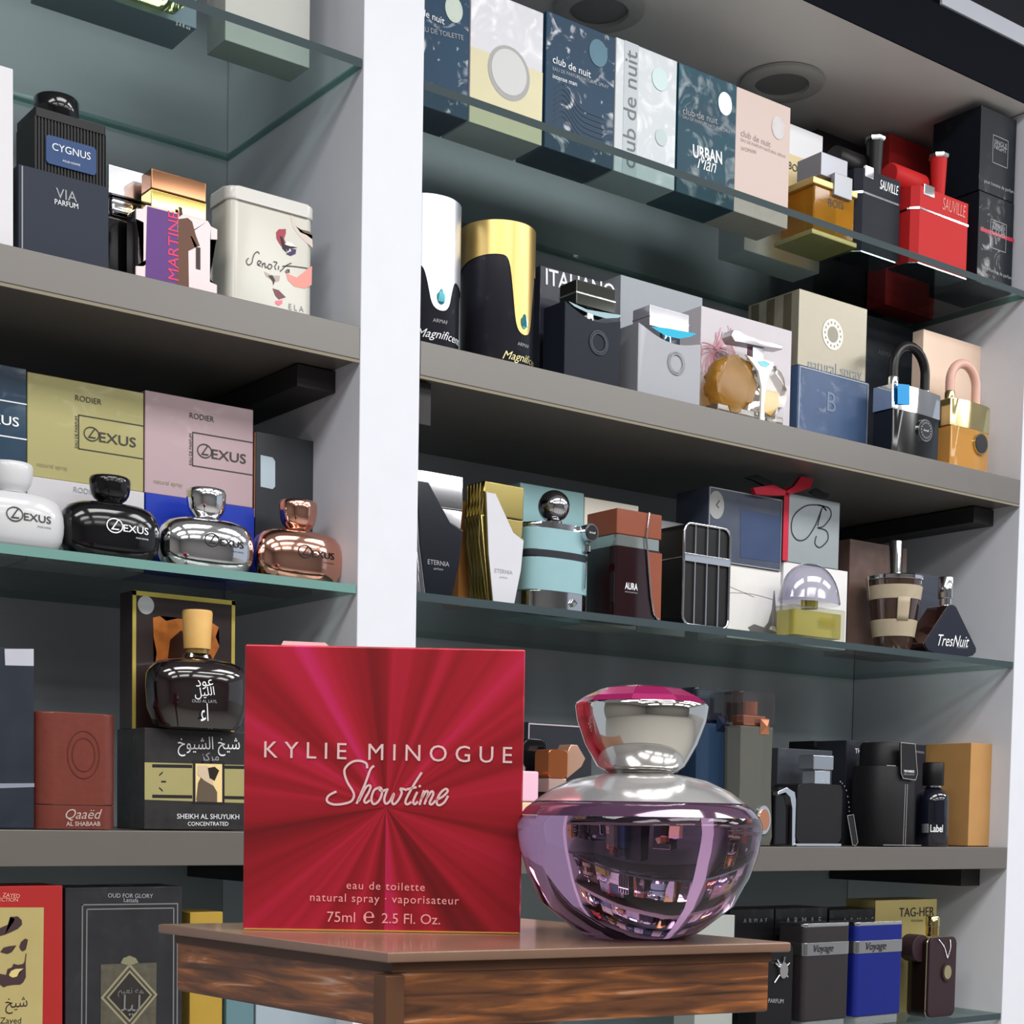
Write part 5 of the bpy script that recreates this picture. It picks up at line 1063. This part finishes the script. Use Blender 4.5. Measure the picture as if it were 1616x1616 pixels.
def lighter(p, pxr, m, label):
    g = Fr('perfume_bottle', label, 'bottle', p, pxr, .010, G4, .044, root='e', group='lighter-shaped bottles with chrome belts')
    W_, H_ = g.W, g.H; pl = rr(-W_/2, W_/2, 0, .044, .006, 6)
    prism('glass_foot', [(x*.92, y*.95+.001) for x, y in pl], 0, H_*.09, M((200, 206, 208), .05, tr=.7, ior=1.4), g.o, axis='z', bev=.001)
    prism('bottle_body', pl, H_*.092, H_*.965, m, g.o, axis='z', bev=.0008)
    prism('top_plate', pl, H_*.967, H_, CHROME, g.o, axis='z', bev=.0008)
    prism('belt', [(x*1.012, y-.0006 if y < .01 else y) for x, y in pl if x < W_*.2]+[(W_*.2, .044)] if False else [(x*1.015, .022+(y-.022)*1.03) for x, y in pl], H_*.70, H_*.82, M((186, 188, 192), .12, .95), g.o, axis='z', bev=.0005)
    text(g.o, 'Voyage', (-W_*.30, H_*.755), (W_*.12, H_*.755), BTXT, y=-.0014, shear=.3)
    return g
lighter((1270, 1458), 1343, M((44, 40, 42), .45), 'charcoal lighter-shaped bottle with chrome belt on the lowest glass shelf')
lighter((1352, 1456), 1427, M((18, 32, 118), .4, c2=(14, 26, 100)), 'royal blue lighter-shaped bottle with chrome belt on the lowest glass shelf')
f = Fr('perfume_box', 'brushed gold carton with dark capitals behind the pendant bottle', 'box', (1382, 1421), 1479, .07, G4, .05, M((176, 160, 96), .35, .4, c2=(196, 180, 120), ns=4)); f.t('TAG-HER', (1419, 1440), (1474, 1438), BTXT, hs=1.0); f.t('POUR FEMME', (1438, 1453), (1456, 1453), DTXT)
g = Fr('perfume_bottle', 'dark brown flask with gold pendant on a ball chain, lowest shelf right end', 'bottle', (1468, 1480), 1510, .012, G4, .036, root='e')
W_, H_ = g.W, g.H; brn = M((40, 26, 32), .45, c2=(54, 36, 42), ns=40)
ro = rr(-W_*.5, W_*.5, .001, H_, .008)
prism('front_cover', ro, 0, .004, brn, g.o, bev=.0008); tube('gold_trim', [(x, .0044, z) for x, z in ro], .0009, M((206, 196, 170), .2, .9), g.o, 6, closed=True)
prism('bottle_body', rr(-W_*.5-.0, W_*.5, 0, H_*.99, .008), .0055, .034, M((26, 18, 16), .06, coat=1), g.o, bev=.001)
hp = ell(-W_*.52, H_*.86, W_*.34, H_*.17, 24); prism('leather_loop', hp, .012, .034, brn, g.o, bev=.001)
zc = g.P(1484, 1446, .014)[1]; lathe('neck', [(.0085, H_), (.0085, H_+(zc-H_)*.48)], GOLD, g.o, 0, .018, seg=24); lathe('cap', [(.0092, H_+(zc-H_)*.5), (.0092, zc-.001), (.0085, zc)], M((206, 190, 140), .12, 1), g.o, 0, .018, seg=28)
c = g.P(1493, 1534)
for ln in ([(-W_*.20, H_*.97), (W_*.0, H_*.88), (W_*.12, H_*.76)], [(W_*.22, H_*.96), (W_*.24, H_*.86), (W_*.14, H_*.74)]):
    for x, z in smoothline(ln, 6)[::1]: lathe('chain_bead', [(.0003, z-.0009), (.0009, z), (.0003, z+.0009)], CHROME, g.o, x, -.0012, seg=8)
prism('pendant', ell(c[0], c[1], .0100, .0120), -.0022, -.0003, M((60, 44, 40), .3, .3), g.o); prism('pendant_face', ell(c[0], c[1], .0072, .0090), -.0030, -.0023, M((176, 166, 130), .3, .7), g.o)
